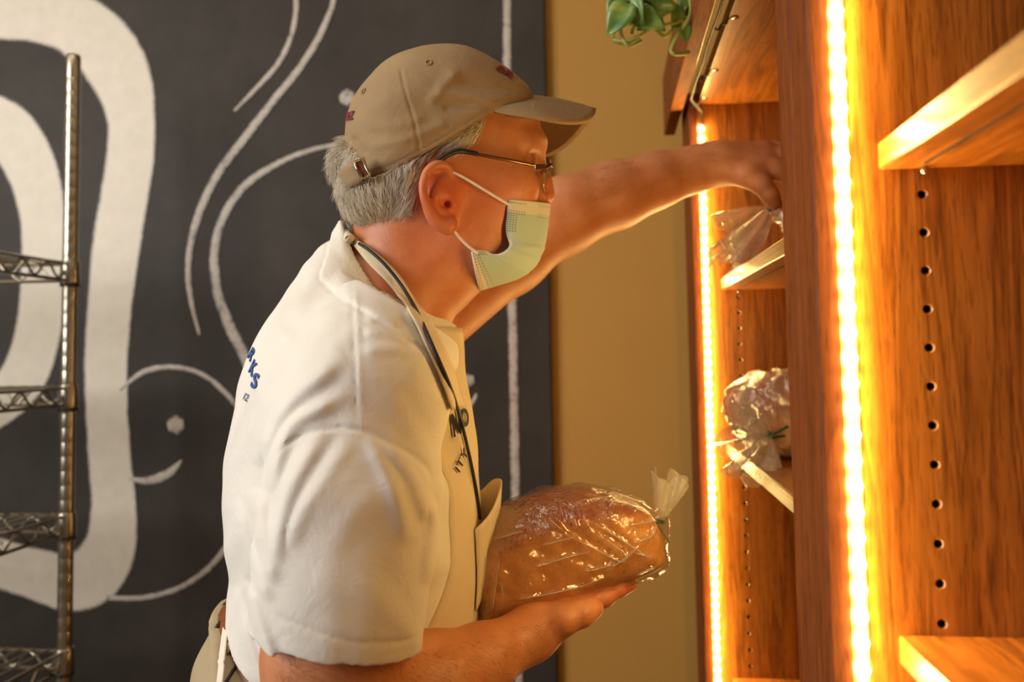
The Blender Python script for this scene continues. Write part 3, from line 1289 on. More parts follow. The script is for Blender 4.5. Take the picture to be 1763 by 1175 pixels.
# fold ridges drawn over the near side: (points, height in m, width in m)
FOLDS = [([(598, 610), (548, 650), (500, 690), (462, 745), (446, 805)], 0.0065, 0.0075),
         ([(600, 680), (545, 705), (500, 735), (476, 790), (466, 850)], 0.0065, 0.0065),
         ([(560, 740), (520, 800), (492, 860), (474, 930), (466, 1000)], 0.0060, 0.0075),
         ([(606, 752), (560, 820), (520, 880), (492, 950)], 0.0040, 0.0070),
         ([(630, 750), (665, 815), (690, 880), (705, 940)], 0.0040, 0.0065),
         ([(650, 760), (700, 805), (728, 860), (734, 900)], 0.0035, 0.0060),
         ([(440, 840), (448, 905), (462, 960), (466, 1010)], 0.0060, 0.0075),
         ([(412, 860), (424, 930), (446, 990), (462, 1040)], 0.0040, 0.0070),
         ([(425, 1000), (440, 1060), (462, 1120), (480, 1180)], 0.0050, 0.0060),
         ([(408, 1010), (420, 1080), (440, 1140), (462, 1190)], 0.0040, 0.0055),
         ([(628, 548), (660, 546), (692, 556)], 0.0028, 0.0040),
         ([(626, 572), (662, 572), (702, 586)], 0.0030, 0.0045),
         ([(626, 604), (664, 600), (696, 604)], 0.0022, 0.0045),
         ([(575, 470), (600, 500), (606, 540)], 0.0020, 0.0060),
         ([(740, 860), (752, 905), (742, 960), (735, 1010)], 0.0040, 0.0060),
         ([(764, 820), (760, 880), (748, 930)], 0.0030, 0.0050)]
SEAMS = [([(611, 488), (614, 560), (618, 650), (621, 745)], 0.0012, 0.0022),
         ([(607, 488), (610, 560), (614, 650), (617, 745)], -0.0012, 0.0020),
         ([(468, 795), (495, 765), (530, 747), (575, 738), (622, 742), (665, 760), (705, 782), (735, 806), (746, 835)], -0.0020, 0.0022),
         ([(466, 801), (496, 771), (532, 753), (576, 744), (622, 748), (664, 766), (702, 788), (730, 812), (740, 838)], 0.0005, 0.0024),
         ([(458, 1053), (500, 1071), (560, 1093), (610, 1105), (660, 1108), (700, 1103), (722, 1093)], -0.0011, 0.0022)]
FL = []
for pts, h, w in [(p, h * 0.85, w * 1.15) for p, h, w in FOLDS] + SEAMS:
    pp = crom(np.array(pts, float), 4)
    FL.append((pp, h, w * 2000.0))           # widths in px at the near side


def fold_disp(a, l, z):
    """cloth relief on the near side, drawn along the fold lines"""
    out = np.zeros_like(a)
    m = l < -0.01
    if not m.any():
        return out
    V = np.stack([a[m], l[m], z[m]], 1).astype(float)
    q = proj_l(V)
    x, y = q[:, 0], q[:, 1]
    r = np.zeros(len(x))
    up = np.zeros(len(x))
    for pp, h, w in FL:
        lo, hi = pp.min(0) - 3 * w, pp.max(0) + 3 * w
        k = (x > lo[0]) & (x < hi[0]) & (y > lo[1]) & (y < hi[1])
        if not k.any():
            continue
        xk, yk = x[k], y[k]
        best = np.full(len(xk), 1e9)
        tt = np.zeros(len(xk))
        n = len(pp) - 1
        for i in range(n):
            u = pp[i + 1] - pp[i]
            t = np.clip(((xk - pp[i, 0]) * u[0] + (yk - pp[i, 1]) * u[1]) / (u @ u + 1e-9), 0, 1)
            d = (xk - pp[i, 0] - t * u[0]) ** 2 + (yk - pp[i, 1] - t * u[1]) ** 2
            c = d < best
            best[c] = d[c]
            tt[c] = (i + t[c]) / n
        fade = np.minimum(1, np.minimum(tt, 1 - tt) * 5 + 0.05)
        e = h * fade * np.exp(-best / (w * w))
        if h > 0.0018:
            up[k] = np.maximum(up[k], e)
        else:
            r[k] += e
    out[m] = (r + up) * np.clip((-V[:, 1] - 0.01) / 0.05, 0, 1)
    return out


def torso_d(a, l, z, off=0.0):
    W = ramp1(t_axis(a, z), TX, TW) - off
    return infl(a, l, z, TORSO, W, 0.125, 0.0, 2.25, -off)


def neck_d(a, l, z, off=0.0):
    return infl(a, l, z, NECK, 0.062 + off, 0.062, 0.0, 2.0, off)


HEM = (L(394, 1046), L(775, 1285))
_hd = _n([HEM[1][0] - HEM[0][0], 0, HEM[1][2] - HEM[0][2]])
HN = np.array([-_hd[2], 0, _hd[0]])
if HN[2] < 0:
    HN = -HN                                  # up the torso
# near sleeve hem plane
_ha, _hb = L(458, 1078, -0.205), L(719, 1116, -0.205)
_hx = _n(_hb - _ha)
SN = np.array([-_hx[2], 0, _hx[0]])
if SN[2] > 0:
    SN = -SN
SFP, SFN = L(838, 520, 0.20), _n([0.90, 0.15, -0.30])


KZ = [0.8, L(470, 900, -0.2)[2], L(470, 790, -0.2)[2], 2.0]


def shirt_f(a, l, z):
    d = torso_d(a, l, z)
    sl = boxed(a, l, z, (-0.2, -0.29, 0.85), (0.05, -0.05, 1.42), lambda a, l, z: chain(a, l, z, SH_N, 0.03))
    sf = boxed(a, l, z, (-0.08, 0.05, 1.25), (0.25, 0.29, 1.46), lambda a, l, z: chain(a, l, z, SH_F, 0.03))
    # sleeve cut and hollow
    cut = (a - _ha[0]) * SN[0] + (l - _ha[1]) * SN[1] + (z - _ha[2]) * SN[2]
    hollow = np.maximum(boxed(a, l, z, (-0.2, -0.29, 0.85), (0.05, -0.05, 1.2), lambda a, l, z: chain(a, l, z, [(p, r - 0.0085) for p, r in SH_N], 0.03)), -(cut + 0.03))
    sl = np.maximum(np.maximum(sl, cut), -hollow)
    cutf = (a - SFP[0]) * SFN[0] + (l - SFP[1]) * SFN[1] + (z - SFP[2]) * SFN[2]
    hf = np.maximum(boxed(a, l, z, (-0.08, 0.05, 1.25), (0.25, 0.29, 1.46), lambda a, l, z: chain(a, l, z, [(p, r - 0.004) for p, r in SH_F], 0.03)), -(cutf + 0.03))
    sf = np.maximum(np.maximum(sf, cutf), -hf)
    d = smin(d, sl, ramp1(z, KZ, [0.007, 0.010, 0.034, 0.034]))
    d = smin(d, sf, 0.03)
    # soft irregular drape plus the drawn folds
    d = d - fold_disp(a, l, z)
    d = d - 0.0012 * np.sin(a * 41 + 1.7 * np.sin(z * 23)) * np.sin(z * 33 + l * 29 + 1.3 * np.sin(a * 19))
    d = d - 0.0008 * np.sin(a * 97 + 2.2 * np.sin(z * 41 + l * 30)) * np.sin(z * 73 + 1.8 * np.sin(a * 61))
    tc = tcol(a, l, z)
    d = d - 0.0016 / (1 + np.exp(np.clip((tc - 0.0185) / 0.0008, -30, 30))) + 0.0010 * np.exp(-((tc - 0.0205) / 0.0016) ** 2)
    hem = (a - HEM[0][0]) * HN[0] + (z - HEM[0][2]) * HN[2]
    nearsleeve = (l < -0.125) & (cut < 0.0)
    d = np.maximum(d, np.where(sl < 0.004, -1, -hem))
    d = smax(d, -tc, 0.003)
    inner = np.maximum(infl(a, l, z, TORSO, ramp1(t_axis(a, z), TX, TW) - 0.006, 0.125, 0.0, 2.25, -0.0055), tc - 0.045)
    return smax(d, -inner, 0.003)


SV, SQ = surf(shirt_f, (-0.27, -0.285, 0.86), (0.16, 0.29, 1.47), 0.0022)
shirt = mk('t_shirt', SV, SQ, M['shirt'], person)
BV_SHIRT = bvh_of(SV, SQ)

# ---- the skin: head, neck, trunk and both arms in one surface
EAR_C = L(757, 338, -0.083)
ear_u = _n(L(768, 285, -0.083) - L(772, 398, -0.083))      # ear's long axis
ear_v = _n(np.cross([0, 1.0, 0], ear_u))                   # across it, roughly forward/back
RIM = [L(778, 300, -0.079), L(770, 287, -0.084), L(752, 284, -0.090), (L(736, 296, -0.094)), L(729, 318, -0.0965), L(731, 342, -0.096), L(741, 364, -0.093), L(757, 384, -0.088), L(772, 394, -0.083)]
ANTI = [L(768, 306, -0.0805), L(756, 318, -0.086), L(747, 336, -0.089), L(752, 356, -0.087), L(764, 368, -0.083)]


_rr = np.array([0.003, 0.0038, 0.0043, 0.0044, 0.0044, 0.0043, 0.0045, 0.0052, 0.0058])
RIMS = [(x[:3], x[3]) for x in crom(np.column_stack([np.array(RIM), _rr]), 4)]
ANTI = list(crom(ANTI, 3))


def ear_d(a, l, z):
    R = np.array([[ear_v[0], ear_v[1], ear_v[2]], [0, 1, 0], [ear_u[0], ear_u[1], ear_u[2]]])
    # tilted dish: the back edge stands further out from the head
    ee = ell(a, l - 0.28 * (a - EAR_C[0]), z, EAR_C + np.array([0, 0.004, 0]), (0.0185, 0.0075, 0.034), R)
    d = ee
    rim = chain(a, l, z, RIMS, 0.001)
    d = smin(d, rim, 0.005)
    bowl = chain(a, l, z, [(L(766, 322, -0.0945), 0.0048), (L(761, 340, -0.0940), 0.0068), (L(768, 358, -0.092), 0.0058), (L(776, 366, -0.089), 0.004)], 0.004)
    d = smax(d, -bowl, 0.003)
    fossa = chain(a, l, z, [(L(773, 300, -0.095), 0.0045), (L(755, 305, -0.100), 0.0055), (L(745, 325, -0.102), 0.005)], 0.004)
    d = smax(d, -fossa, 0.005)
    d = smin(d, chain(a, l, z, [(p, 0.0030) for p in ANTI], 0.003), 0.005)
    d = smin(d, seg(a, l, z, L(778, 330, -0.078), L(778, 350, -0.081), 0.005, 0.0055), 0.005)   # tragus
    d = smin(d, ball(a, l, z, L(774, 386, -0.082), 0.0075), 0.006)                             # lobe
    return d


_hx0, _hx1 = L(600, 300)[0], L(940, 300)[0]


def head_d(a, l, z):
    zc_ = z - L(780, 300)[2]
    fa = (a - _hx0) / (_hx1 - _hx0)
    W = ramp1(fa, [0.0, 0.25, 0.5, 0.72, 0.9, 1.0, 1.2], [0.074, 0.077, 0.0765, 0.069, 0.058, 0.050, 0.046])
    W = W * ramp1(zc_, [-0.13, -0.09, -0.05, 0.0, 0.08, 0.2], [0.80, 0.86, 0.94, 1.0, 1.0, 1.0])
    d = infl(a, l, z, HEAD, W, 0.068, 0.0, 2.3)
    al = np.abs(l)
    # brow, eye socket, eyeball, lids, cheekbone
    m = al
    d = smin(d, seg(a, -m, z, L(921, 250, -0.012), L(905, 248, -0.045), 0.007, 0.007), 0.016)
    d = smax(d, -ell(a, -m, z, L(924, 283, -0.036), (0.014, 0.016, 0.0095)), 0.010)
    d = smin(d, ball(a, -m, z, L(903, 283, -0.0335), 0.0122), 0.003)
    d = smin(d, seg(a, -m, z, L(917, 276, -0.030), L(897, 279, -0.050), 0.0035, 0.0025), 0.005)
    d = smin(d, seg(a, -m, z, L(914, 292, -0.030), L(897, 290, -0.050), 0.0030, 0.0025), 0.006)
    d = smin(d, ell(a, -m, z, L(880, 322, -0.048), (0.024, 0.014, 0.016)), 0.020)
    # nose
    d = smin(d, chain(a, l, z, [(L(926, 278), 0.007), (L(934, 312), 0.0085), (L(938, 335), 0.0108)], 0.01), 0.010)
    d = smin(d, ell(a, -m, z, L(929, 342, -0.0125), (0.0095, 0.0065, 0.0070)), 0.005)
    d = smax(d, -ell(a, -m, z, L(934, 351, -0.007), (0.0055, 0.003, 0.004)), 0.002)
    d = smax(d, -seg(a, -m, z, L(918, 330, -0.0235), L(916, 352, -0.0250), 0.0014, 0.0014), 0.005)
    # mouth
    d = smin(d, seg(a, l, z, L(933, 386), L(922, 388, -0.022), 0.005, 0.003), 0.006)
    d = smin(d, seg(a, l, z, L(931, 402), L(922, 400, -0.02), 0.005, 0.003), 0.006)
    # jaw angle and the step under it
    d = smin(d, chain(a, -m, z, [(L(792, 398, -0.050), 0.012), (L(830, 440, -0.042), 0.010), (L(872, 456, -0.018), 0.010)], 0.02), 0.025)
    # ears
    e = boxed(a, -m, z, EAR_C - 0.05, EAR_C + 0.05, ear_d, 0.02)
    e = smin(e, seg(a, -m, z, L(772, 330, -0.068), L(757, 335, -0.080), 0.016, 0.010), 0.006)
    bowl = seg(a, -m, z, L(769, 352, -0.080), L(768, 350, -0.099), 0.0024, 0.0048)
    e = smax(e, -bowl, 0.004)
    d = smin(d, e, 0.006)
    # crow's feet and temple hollow
    d = smax(d, -ell(a, -m, z, L(868, 255, -0.085), (0.022, 0.012, 0.022)), 0.02)
    return d


ARM_N = [(L(636, 690, -0.168), 0.052), (L(606, 900, -0.197), 0.0525), (L(574, 1130, -0.203), 0.0500), (L(572, 1215, -0.203), 0.047)]
FORE_N = [(L(578, 1222, -0.202), 0.047), (L(660, 1205, -0.178), 0.046), (L(740, 1180, -0.150), 0.0415), (L(830, 1136, -0.118), 0.0285), (L(895, 1102, -0.096), 0.0205), (L(915, 1091, -0.09), 0.0195)]
WR = L(918, 1089, -0.090)
KN = [(L(1000, 1046, -0.070), 0.0118), (L(995, 1040, -0.045), 0.0118), (L(985, 1040, -0.020), 0.0115), (L(968, 1042, 0.0), 0.0105)]
FN = [[(L(1000, 1046, -0.070), 0.0108), (L(1040, 1027, -0.062), 0.0098), (L(1066, 1013, -0.056), 0.0088), (L(1084, 1006, -0.050), 0.0080)],
      [(L(995, 1040, -0.045), 0.0108), (L(1038, 1010, -0.028), 0.0098), (L(1060, 1002, -0.014), 0.0088), (L(1076, 997, -0.004), 0.0080)],
      [(L(985, 1040, -0.020), 0.0104), (L(1020, 1008, 0.004), 0.0094), (L(1040, 998, 0.020), 0.0086), (L(1050, 992, 0.030), 0.0078)],
      [(L(968, 1042, 0.0), 0.0096), (L(992, 1014, 0.022), 0.0086), (L(1005, 1004, 0.034), 0.0078), (L(1013, 1000, 0.042), 0.0072)]]
TH_N = [(L(930, 1084, -0.096), 0.0165), (L(970, 1068, -0.103), 0.0140), (L(1002, 1057, -0.102), 0.0118), (L(1020, 1048, -0.098), 0.0105)]

ARM_F = [(L(745, 545, 0.175), 0.050), (LW(880, 440, 1.165), 0.0455), (LW(965, 378, 1.17), 0.0420), (LW(985, 362, 1.17), 0.0415), (LW(1060, 336, 1.18), 0.0405),
         (LW(1130, 310, 1.19), 0.0325), (LW(1200, 290, 1.2), 0.0255), (LW(1240, 280, 1.2), 0.0245)]
WF = LW(1240, 280, 1.2)
KF = [(LW(1335, 292, 1.185), 0.0130), (LW(1345, 274, 1.205), 0.0130), (LW(1345, 262, 1.225), 0.0125), (LW(1336, 256, 1.245), 0.0115)]
FF = [[KF[0], (LW(1368, 312, 1.18), 0.0095), (LW(1364, 338, 1.18), 0.0088), (LW(1352, 355, 1.185), 0.008)],
      [KF[1], (LW(1385, 298, 1.20), 0.0095), (LW(1384, 328, 1.20), 0.0088), (LW(1370, 350, 1.20), 0.008)],
      [KF[2], (LW(1382, 285, 1.225), 0.0092), (LW(1386, 315, 1.225), 0.0085), (LW(1374, 338, 1.22), 0.0078)],
      [KF[3], (LW(1366, 275, 1.25), 0.0085), (LW(1372, 300, 1.25), 0.0078), (LW(1364, 320, 1.245), 0.0072)]]
TF = [(LW(1256, 292, 1.19), 0.0190), (LW(1288, 303, 1.178), 0.0160), (LW(1312, 318, 1.172), 0.0130), (LW(1326, 336, 1.172), 0.0110), (LW(1334, 350, 1.175), 0.0095)]


def hand(a, l, z, wrist, kn, fingers, thumb, wr=0.0165):
    d = None
    for (p, r) in kn:
        e = seg(a, l, z, wrist, p, wr, r)
        d = e if d is None else smin(d, e, 0.016)
    for i in range(3):
        d = smin(d, seg(a, l, z, kn[i][0] * 0.7 + wrist * 0.3, kn[i + 1][0] * 0.7 + wrist * 0.3, 0.012, 0.012), 0.012)
    d = smin(d, chain(a, l, z, thumb, 0.006), 0.014)
    fd = None
    for fi in fingers:
        e = chain(a, l, z, fi, 0.004)
        e = smin(e, ball(a, l, z, fi[1][0], fi[1][1] * 1.07), 0.003)
        fd = e if fd is None else np.minimum(fd, e)
    return smin(d, fd, 0.006)


def body_f(a, l, z):
    d = torso_d(a, l, z, 0.0095)
    d = smax(d, -(t_axis(a, z) - 0.022), 0.02)
    n = neck_d(a, l, z)
    d = smin(d, n, 0.022)
    h = boxed(a, l, z, (-0.14, -0.12, 1.33), (0.17, 0.12, 1.64), head_d, 0.04)
    d = smin(d, h, 0.014)
    # neck cords
    an = boxed(a, l, z, (-0.2, -0.29, 0.78), (0.12, -0.04, 1.35),
               lambda a, l, z: smin(chain(a, l, z, ARM_N, 0.03), chain(a, l, z, FORE_N, 0.02), 0.02), 0.05)
    d = smin(d, an, 0.02)
    hn = boxed(a, l, z, WR - np.array([0.04, 0.05, 0.05]), WR + np.array([0.16, 0.17, 0.12]), lambda a, l, z: hand(a, l, z, WR, KN, FN, TH_N), 0.03)
    d = smin(d, hn, 0.012)
    af = boxed(a, l, z, (-0.03, 0.1, 1.25), (0.48, 0.33, 1.56), lambda a, l, z: chain(a, l, z, ARM_F, 0.03), 0.05)
    d = smin(d, af, 0.02)
    hf = boxed(a, l, z, WF - 0.07, WF + np.array([0.20, 0.12, 0.10]), lambda a, l, z: hand(a, l, z, WF, KF, FF, TF, 0.022), 0.03)
    d = smin(d, hf, 0.012)
    return d


BVt, BQ = surf(body_f, (-0.26, -0.275, 0.80), (0.50, 0.34, 1.65), 0.0019)
body = mk('body', BVt, BQ, M['skin'], person)


def gauss_red(V):
    r = np.zeros(len(V))
    for (p, s_, k) in ((EAR_C, 0.030, 0.75), (L(935, 335), 0.020, 0.6), (L(860, 350, -0.06), 0.035, 0.35), (L(1060, 1015, -0.05), 0.03, 0.5), (L(720, 430, -0.06), 0.06, 0.25)):
        r += k * np.exp(-((V - p) ** 2).sum(1) / (s_ * s_))
    return np.clip(r, 0, 0.9)


attr(body, 'red', gauss_red(BVt))
head_keep = (BVt[:, 2] > 1.30) & (BVt[:, 0] < 0.17)
BV_BODY = bvh_of(BVt, BQ)


def drape(bvh, px, off=0.0, tries=(0, 2, -2, 4, -4, 7, -7)):
    """points on the first surface met along the sight line, lifted off it"""
    out = []
    for (x, y) in px:
        for t in tries:
            p, n = hit(bvh, x + t, y)
            if p is not None:
                out.append(p + n * off)
                break
    return out


def mirror(p):
    q = np.array(p, float)
    q[1] = -q[1]
    return q


# ---- tan cap: crown
CROWN = Poly([(594, 246), (598, 208), (612, 172), (638, 138), (675, 107), (715, 93), (755, 89), (795, 91), (828, 102), (860, 120), (888, 141),
              (911, 164), (926, 215), (905, 290), (820, 360), (700, 380), (620, 350), (598, 300)], res=0.002)
CUT = Poly([(560, 100), (580, 226), (600, 240), (613, 262), (622, 284), (634, 305), (642, 304), (672, 293), (715, 272), (760, 248), (803, 222), (832, 203), (850, 191),
            (880, 182), (925, 170), (960, 150), (960, 20), (560, 20)], lat=-0.083, smooth=1, res=0.0015)
CAP_FOLDS = [([(690, 122), (700, 165), (712, 205), (722, 256)], -0.0009, 2.2), ([(696, 121), (706, 165), (718, 205), (728, 254)], 0.0003, 3.0),
             ([(684, 122), (694, 165), (706, 206), (716, 257)], 0.0003, 3.0),
             ([(738, 116), (738, 117)], 0.0, 3.0),
             ([(760, 160), (800, 165), (846, 178)], 0.0026, 9.0), ([(770, 185), (815, 180), (848, 186)], -0.0024, 7.0),
             ([(780, 130), (760, 150), (745, 170)], 0.0022, 10.0), ([(800, 140), (840, 150), (880, 158)], -0.0022, 9.0),
             ([(650, 250), (700, 240), (760, 215)], 0.0015, 9.0), ([(640, 215), (690, 215), (720, 205)], 0.0012, 10.0),
             ([(628, 262), (618, 250), (612, 240)], -0.0020, 5.0),
             ([(640, 296), (672, 285), (715, 263), (760, 239), (803, 213), (846, 186)], -0.0009, 1.8)]
CF_ = [(crom(np.array(p, float), 4), h, w) for p, h, w in CAP_FOLDS if h]


def line_disp(a, l, z, FLX):
    V = np.stack([a, -np.abs(l), z], 1).astype(float)
    q = proj_l(V)
    x, y = q[:, 0], q[:, 1]
    r = np.zeros(len(x))
    for pp, h, w in FLX:
        best = np.full(len(x), 1e9)
        for i in range(len(pp) - 1):
            u = pp[i + 1] - pp[i]
            t = np.clip(((x - pp[i, 0]) * u[0] + (y - pp[i, 1]) * u[1]) / (u @ u + 1e-9), 0, 1)
            best = np.minimum(best, (x - pp[i, 0] - t * u[0]) ** 2 + (y - pp[i, 1] - t * u[1]) ** 2)
        r += h * np.exp(-best / (w * w))
    return r


def crown_f(a, l, z):
    fa = (a - _hx0) / (_hx1 - _hx0)
    W = ramp1(fa, [-0.05, 0.2, 0.5, 0.8, 1.0], [0.082, 0.0865, 0.0875, 0.083, 0.074])
    d = infl(a, l, z, CROWN, W, 0.076, 0.0, 2.25)
    d = d - line_disp(a, l, z, CF_) * np.clip(np.abs(l) / 0.03, 0, 1)
    d = d - 0.0007 * np.sin(a * 60 + 2 * np.sin(z * 55)) * np.sin(z * 70 + l * 40)
    c = -CUT.s(a, z)
    inner = np.maximum(infl(a, l, z, CROWN, W - 0.0042, 0.076, 0.0, 2.25, -0.0042), c - 0.0)
    d = np.maximum(d, c)
    hol = np.maximum(inner, -(c + 0.008))
    return np.maximum(d, -hol)


CVt, CQ = surf(crown_f, (-0.10, -0.095, 1.46), (0.17, 0.095, 1.64), 0.0016)
cap = mk('cap', CVt, CQ, M['cap'], person)
BV_CAP = bvh_of(CVt, CQ)

# brim: an arched plate between the join line and its outer edge
BJ = crom([L(849, 191, -0.0790), L(862, 184, -0.074), L(880, 175, -0.058), L(898, 168, -0.032), L(907, 165, 0.0)], 6)
BO = crom([L(850, 193, -0.0795), L(880, 199, -0.083), L(930, 206, -0.084), L(972, 212, -0.078), L(1003, 211, -0.060), L(1021, 202, -0.032), L(1026, 189, 0.0)], 4)
NU, NVv = 25, 13
rows = []
for iv in range(NVv):
    v = iv / (NVv - 1)
    row = []
    for iu in range(NU):
        p = BJ[iu] * (1 - v) + BO[iu] * v
        u = iu / (NU - 1)
        p = p + np.array([0, 0, 0.006 * math.sin(math.pi * v) * math.sin(math.pi * (0.15 + 0.7 * u))])
        row.append(p)
    rows.append(row + [mirror(p) for p in row[-2::-1]])
V, q = grid_mesh(rows)
brim = mk('brim', V, [tuple(x) for x in q], M['cap'], cap)
md = brim.modifiers.new('solidify', 'SOLIDIFY')
md.thickness = 0.0034
md.offset = 0
rowsA = np.array(rows)
V, q = grid_mesh(rowsA[1:-1, 3:-3] + np.array([0, 0, -0.0030]))
mk('brim_lining', V, [tuple(x) for x in q], M['cap_under'], cap)
for k in range(1, 6):                    # rows of stitching round the brim
    vv = (0.34 + 0.12 * k) * (NVv - 1)
    i0 = min(int(vv), NVv - 2)
    pts = [rowsA[i0, iu] * (1 - vv + i0) + rowsA[i0 + 1, iu] * (vv - i0) + np.array([0, 0, 0.0017]) for iu in range(3, rowsA.shape[1] - 3)]
    MB().tube(pts, 0.00028, 4).build('stitch_row', M['cap'], cap, True)

# eyelets, back strap and buckle
for (ex, ey) in ((738, 108), (626, 157)):
    p, n = hit(BV_CAP, ex, ey)
    if p is not None:
        u = _n(np.cross(n, [0, 1, 0.3]))
        w = np.cross(n, u)
        MB().tube([p + n * 0.0004 + 0.0030 * (math.cos(t) * u + math.sin(t) * w) for t in np.linspace(0, 2 * math.pi, 16, endpoint=False)], 0.0008, 6, True).build('eyelet', M['cap'], cap, True)
p, n = hit(BV_CAP, 738, 96)
pb = [L(632, 287, -0.078), L(618, 293, -0.075), L(605, 301, -0.069), L(595, 307, -0.058), L(588, 311, -0.034), L(586, 312, 0.0)]
pb = pb + [mirror(x) for x in pb[-2::-1]]
pb = crom(pb, 6)
up = _n(L(600, 285) - L(612, 318))
G = []
for p_ in pb:
    G.append([p_ + up * 0.0105 * s_ for s_ in (-1, -0.5, 0, 0.5, 1)])
V, q = grid_mesh(G)
strap = solid(mk('cap_strap', V, [tuple(x) for x in q], M['cap'], cap), 0.0022)
# buckle frame, seen side on
bc = [L(608, 278, -0.0815), L(622, 273, -0.0825), L(637, 301, -0.0835), L(624, 308, -0.0825)]
bcn = _n(np.cross(bc[1] - bc[0], bc[3] - bc[0]))
if bcn[1] > 0:
    bcn = -bcn
cen = sum(bc) / 4
MB().tube([bc[0], bc[1], bc[2], bc[3]], 0.0013, 8, True).build('buckle', M['steel'], cap, True)
ins = [cen + (b - cen) * 0.86 for b in bc]
MB().add([x - bcn * 0.001 for x in ins] + [x - bcn * 0.003 for x in ins], [(0, 1, 2, 3), (7, 6, 5, 4), (0, 4, 5, 1), (1, 5, 6, 2), (2, 6, 7, 3), (3, 7, 4, 0)]).build('buckle_strap', M['leather'], cap)
MB().tube([bc[0] - bcn * 0.002, bc[3] - bcn * 0.002 + (bc[3] - bc[0]) * 0.1], 0.0016, 8).build('buckle_bar', M['black'], cap, True)

# ---- grey hair: a fine under-layer and individual strands
HZ = [(588, 296), (612, 305), (640, 300), (700, 276), (760, 246), (803, 222), (845, 192), (852, 198), (836, 212), (826, 236), (808, 258), (790, 266), (768, 264), (745, 272), (730, 286),
      (722, 312), (718, 345), (708, 370), (690, 390), (664, 399), (636, 394), (608, 384), (586, 352), (584, 320)]
HZP = np.array(HZ, float)


def in_poly(x, y, poly):
    ins = np.zeros(len(x), bool)
    n = len(poly)
    for i in range(n):
        x0, y0 = poly[i]
        x1, y1 = poly[(i + 1) % n]
        c = (y0 > y) != (y1 > y)
        ins ^= c & (x < x0 + (y - y0) / ((y1 - y0) if abs(y1 - y0) > 1e-9 else 1e-9) * (x1 - x0))
    return ins


HPOLY = Poly([(560, 250), (584, 240), (640, 190), (845, 176), (850, 196), (834, 212), (824, 236), (806, 256), (790, 264), (768, 262), (745, 271), (731, 286),
              (722, 312), (717, 345), (706, 369), (688, 388), (662, 396), (636, 391), (604, 381), (570, 360)], lat=-0.06, smooth=1, res=0.002)
TUFT = [(L(618, 262), 0.018), (L(608, 280), 0.0205), (L(602, 296), 0.017)]


def tuft_d(a, l, z):
    d = None
    for (p, r) in TUFT:
        e = ell(a, l, z, p, (r, r * 1.25, r))
        d = e if d is None else smin(d, e, 0.02)
    return d


def hair_f(a, l, z):
    d = boxed(a, l, z, (-0.14, -0.12, 1.33), (0.17, 0.12, 1.64), head_d, 0.04)
    shell = d - 0.0032 * np.clip(HPOLY.s(a, z) / 0.010, 0, 1)
    nape = boxed(a, l, z, (-0.15, -0.12, 1.38), (0.0, 0.12, 1.5), lambda a, l, z: ell(a, l, z, L(640, 345), (0.036, 0.064, 0.036)), 0.05)
    shell = smin(shell, nape, 0.02)
    zone = -HPOLY.s(a, z)
    h = smax(shell, zone, 0.004)
    h = np.maximum(h, CUT.s(a, z) - 0.002)
    earless = ell(a, -np.abs(l), z, EAR_C, (0.020, 0.03, 0.034))
    h = np.maximum(h, -earless)
    return smin(h, tuft_d(a, l, z), 0.006)


HVt, HQ = surf(hair_f, (-0.125, -0.1, 1.38), (0.10, 0.1, 1.58), 0.0020)


def strands(bvh, poly, n, ln, rad, flow, lift, spread, jit, seed, two_sided=True, droop=0.0):
    """thin tapered hairs rooted on a surface inside a drawn region"""
    r = np.random.default_rng(seed)
    lo, hi = poly.min(0), poly.max(0)
    vs, fs, tone = [], [], []
    cnt = 0
    tries = 0
    while cnt < n and tries < n * 6:
        tries += 1
        x, y = lo + r.random(2) * (hi - lo)
        if not in_poly(np.array([x]), np.array([y]), poly)[0]:
            continue
        p, nn = hit(bvh, x, y)
        if p is None:
            continue
        fx, fy = flow(x, y)
        d = L(x + fx * 10, y + fy * 10, p[1]) - L(x, y, p[1])
        d = _n(_n(d) + r.normal(0, jit, 3))
        d = d - nn * d.dot(nn)
        d = _n(_n(d) + nn * (lift + spread * r.random()))
        m = ln * (0.55 + 0.7 * r.random())
        sd = _n(np.cross(d, nn) + r.normal(0, 0.3, 3))
        tn = min(1, max(0, r.normal(0.66, 0.28)))
        far = two_sided and (r.random() < 0.3)
        b = len(vs)
        K = 5
        for k in range(K):
            t = k / (K - 1)
            c = p + d * m * t - nn * m * droop * t * t
            w = rad * (1 - 0.8 * t)
            o1, o2, o3 = c + sd * w, c - sd * w * 0.5 + nn * w * 0.87, c - sd * w * 0.5 - nn * w * 0.87
            for o in (o1, o2, o3):
                vs.append(mirror(o) if far else o)
                tone.append(tn)
        for k in range(K - 1):
            for j in range(3):
                a_, b_ = b + k * 3 + j, b + k * 3 + (j + 1) % 3
                fs.append((a_, b_, b_ + 3, a_ + 3))
        cnt += 1
    return np.array(vs), np.array(fs), np.array(tone)


def flow_head(x, y):
    if x > 760:
        return (-0.75, 0.55)
    if x > 690:
        t = (x - 690) / 70
        return (-0.15 - 0.6 * t, 0.95 - 0.4 * t)
    if y > 350:
        return (0.75, 0.55)
    t = (x - 590) / 100
    return (0.5 - 0.6 * t, 0.85)


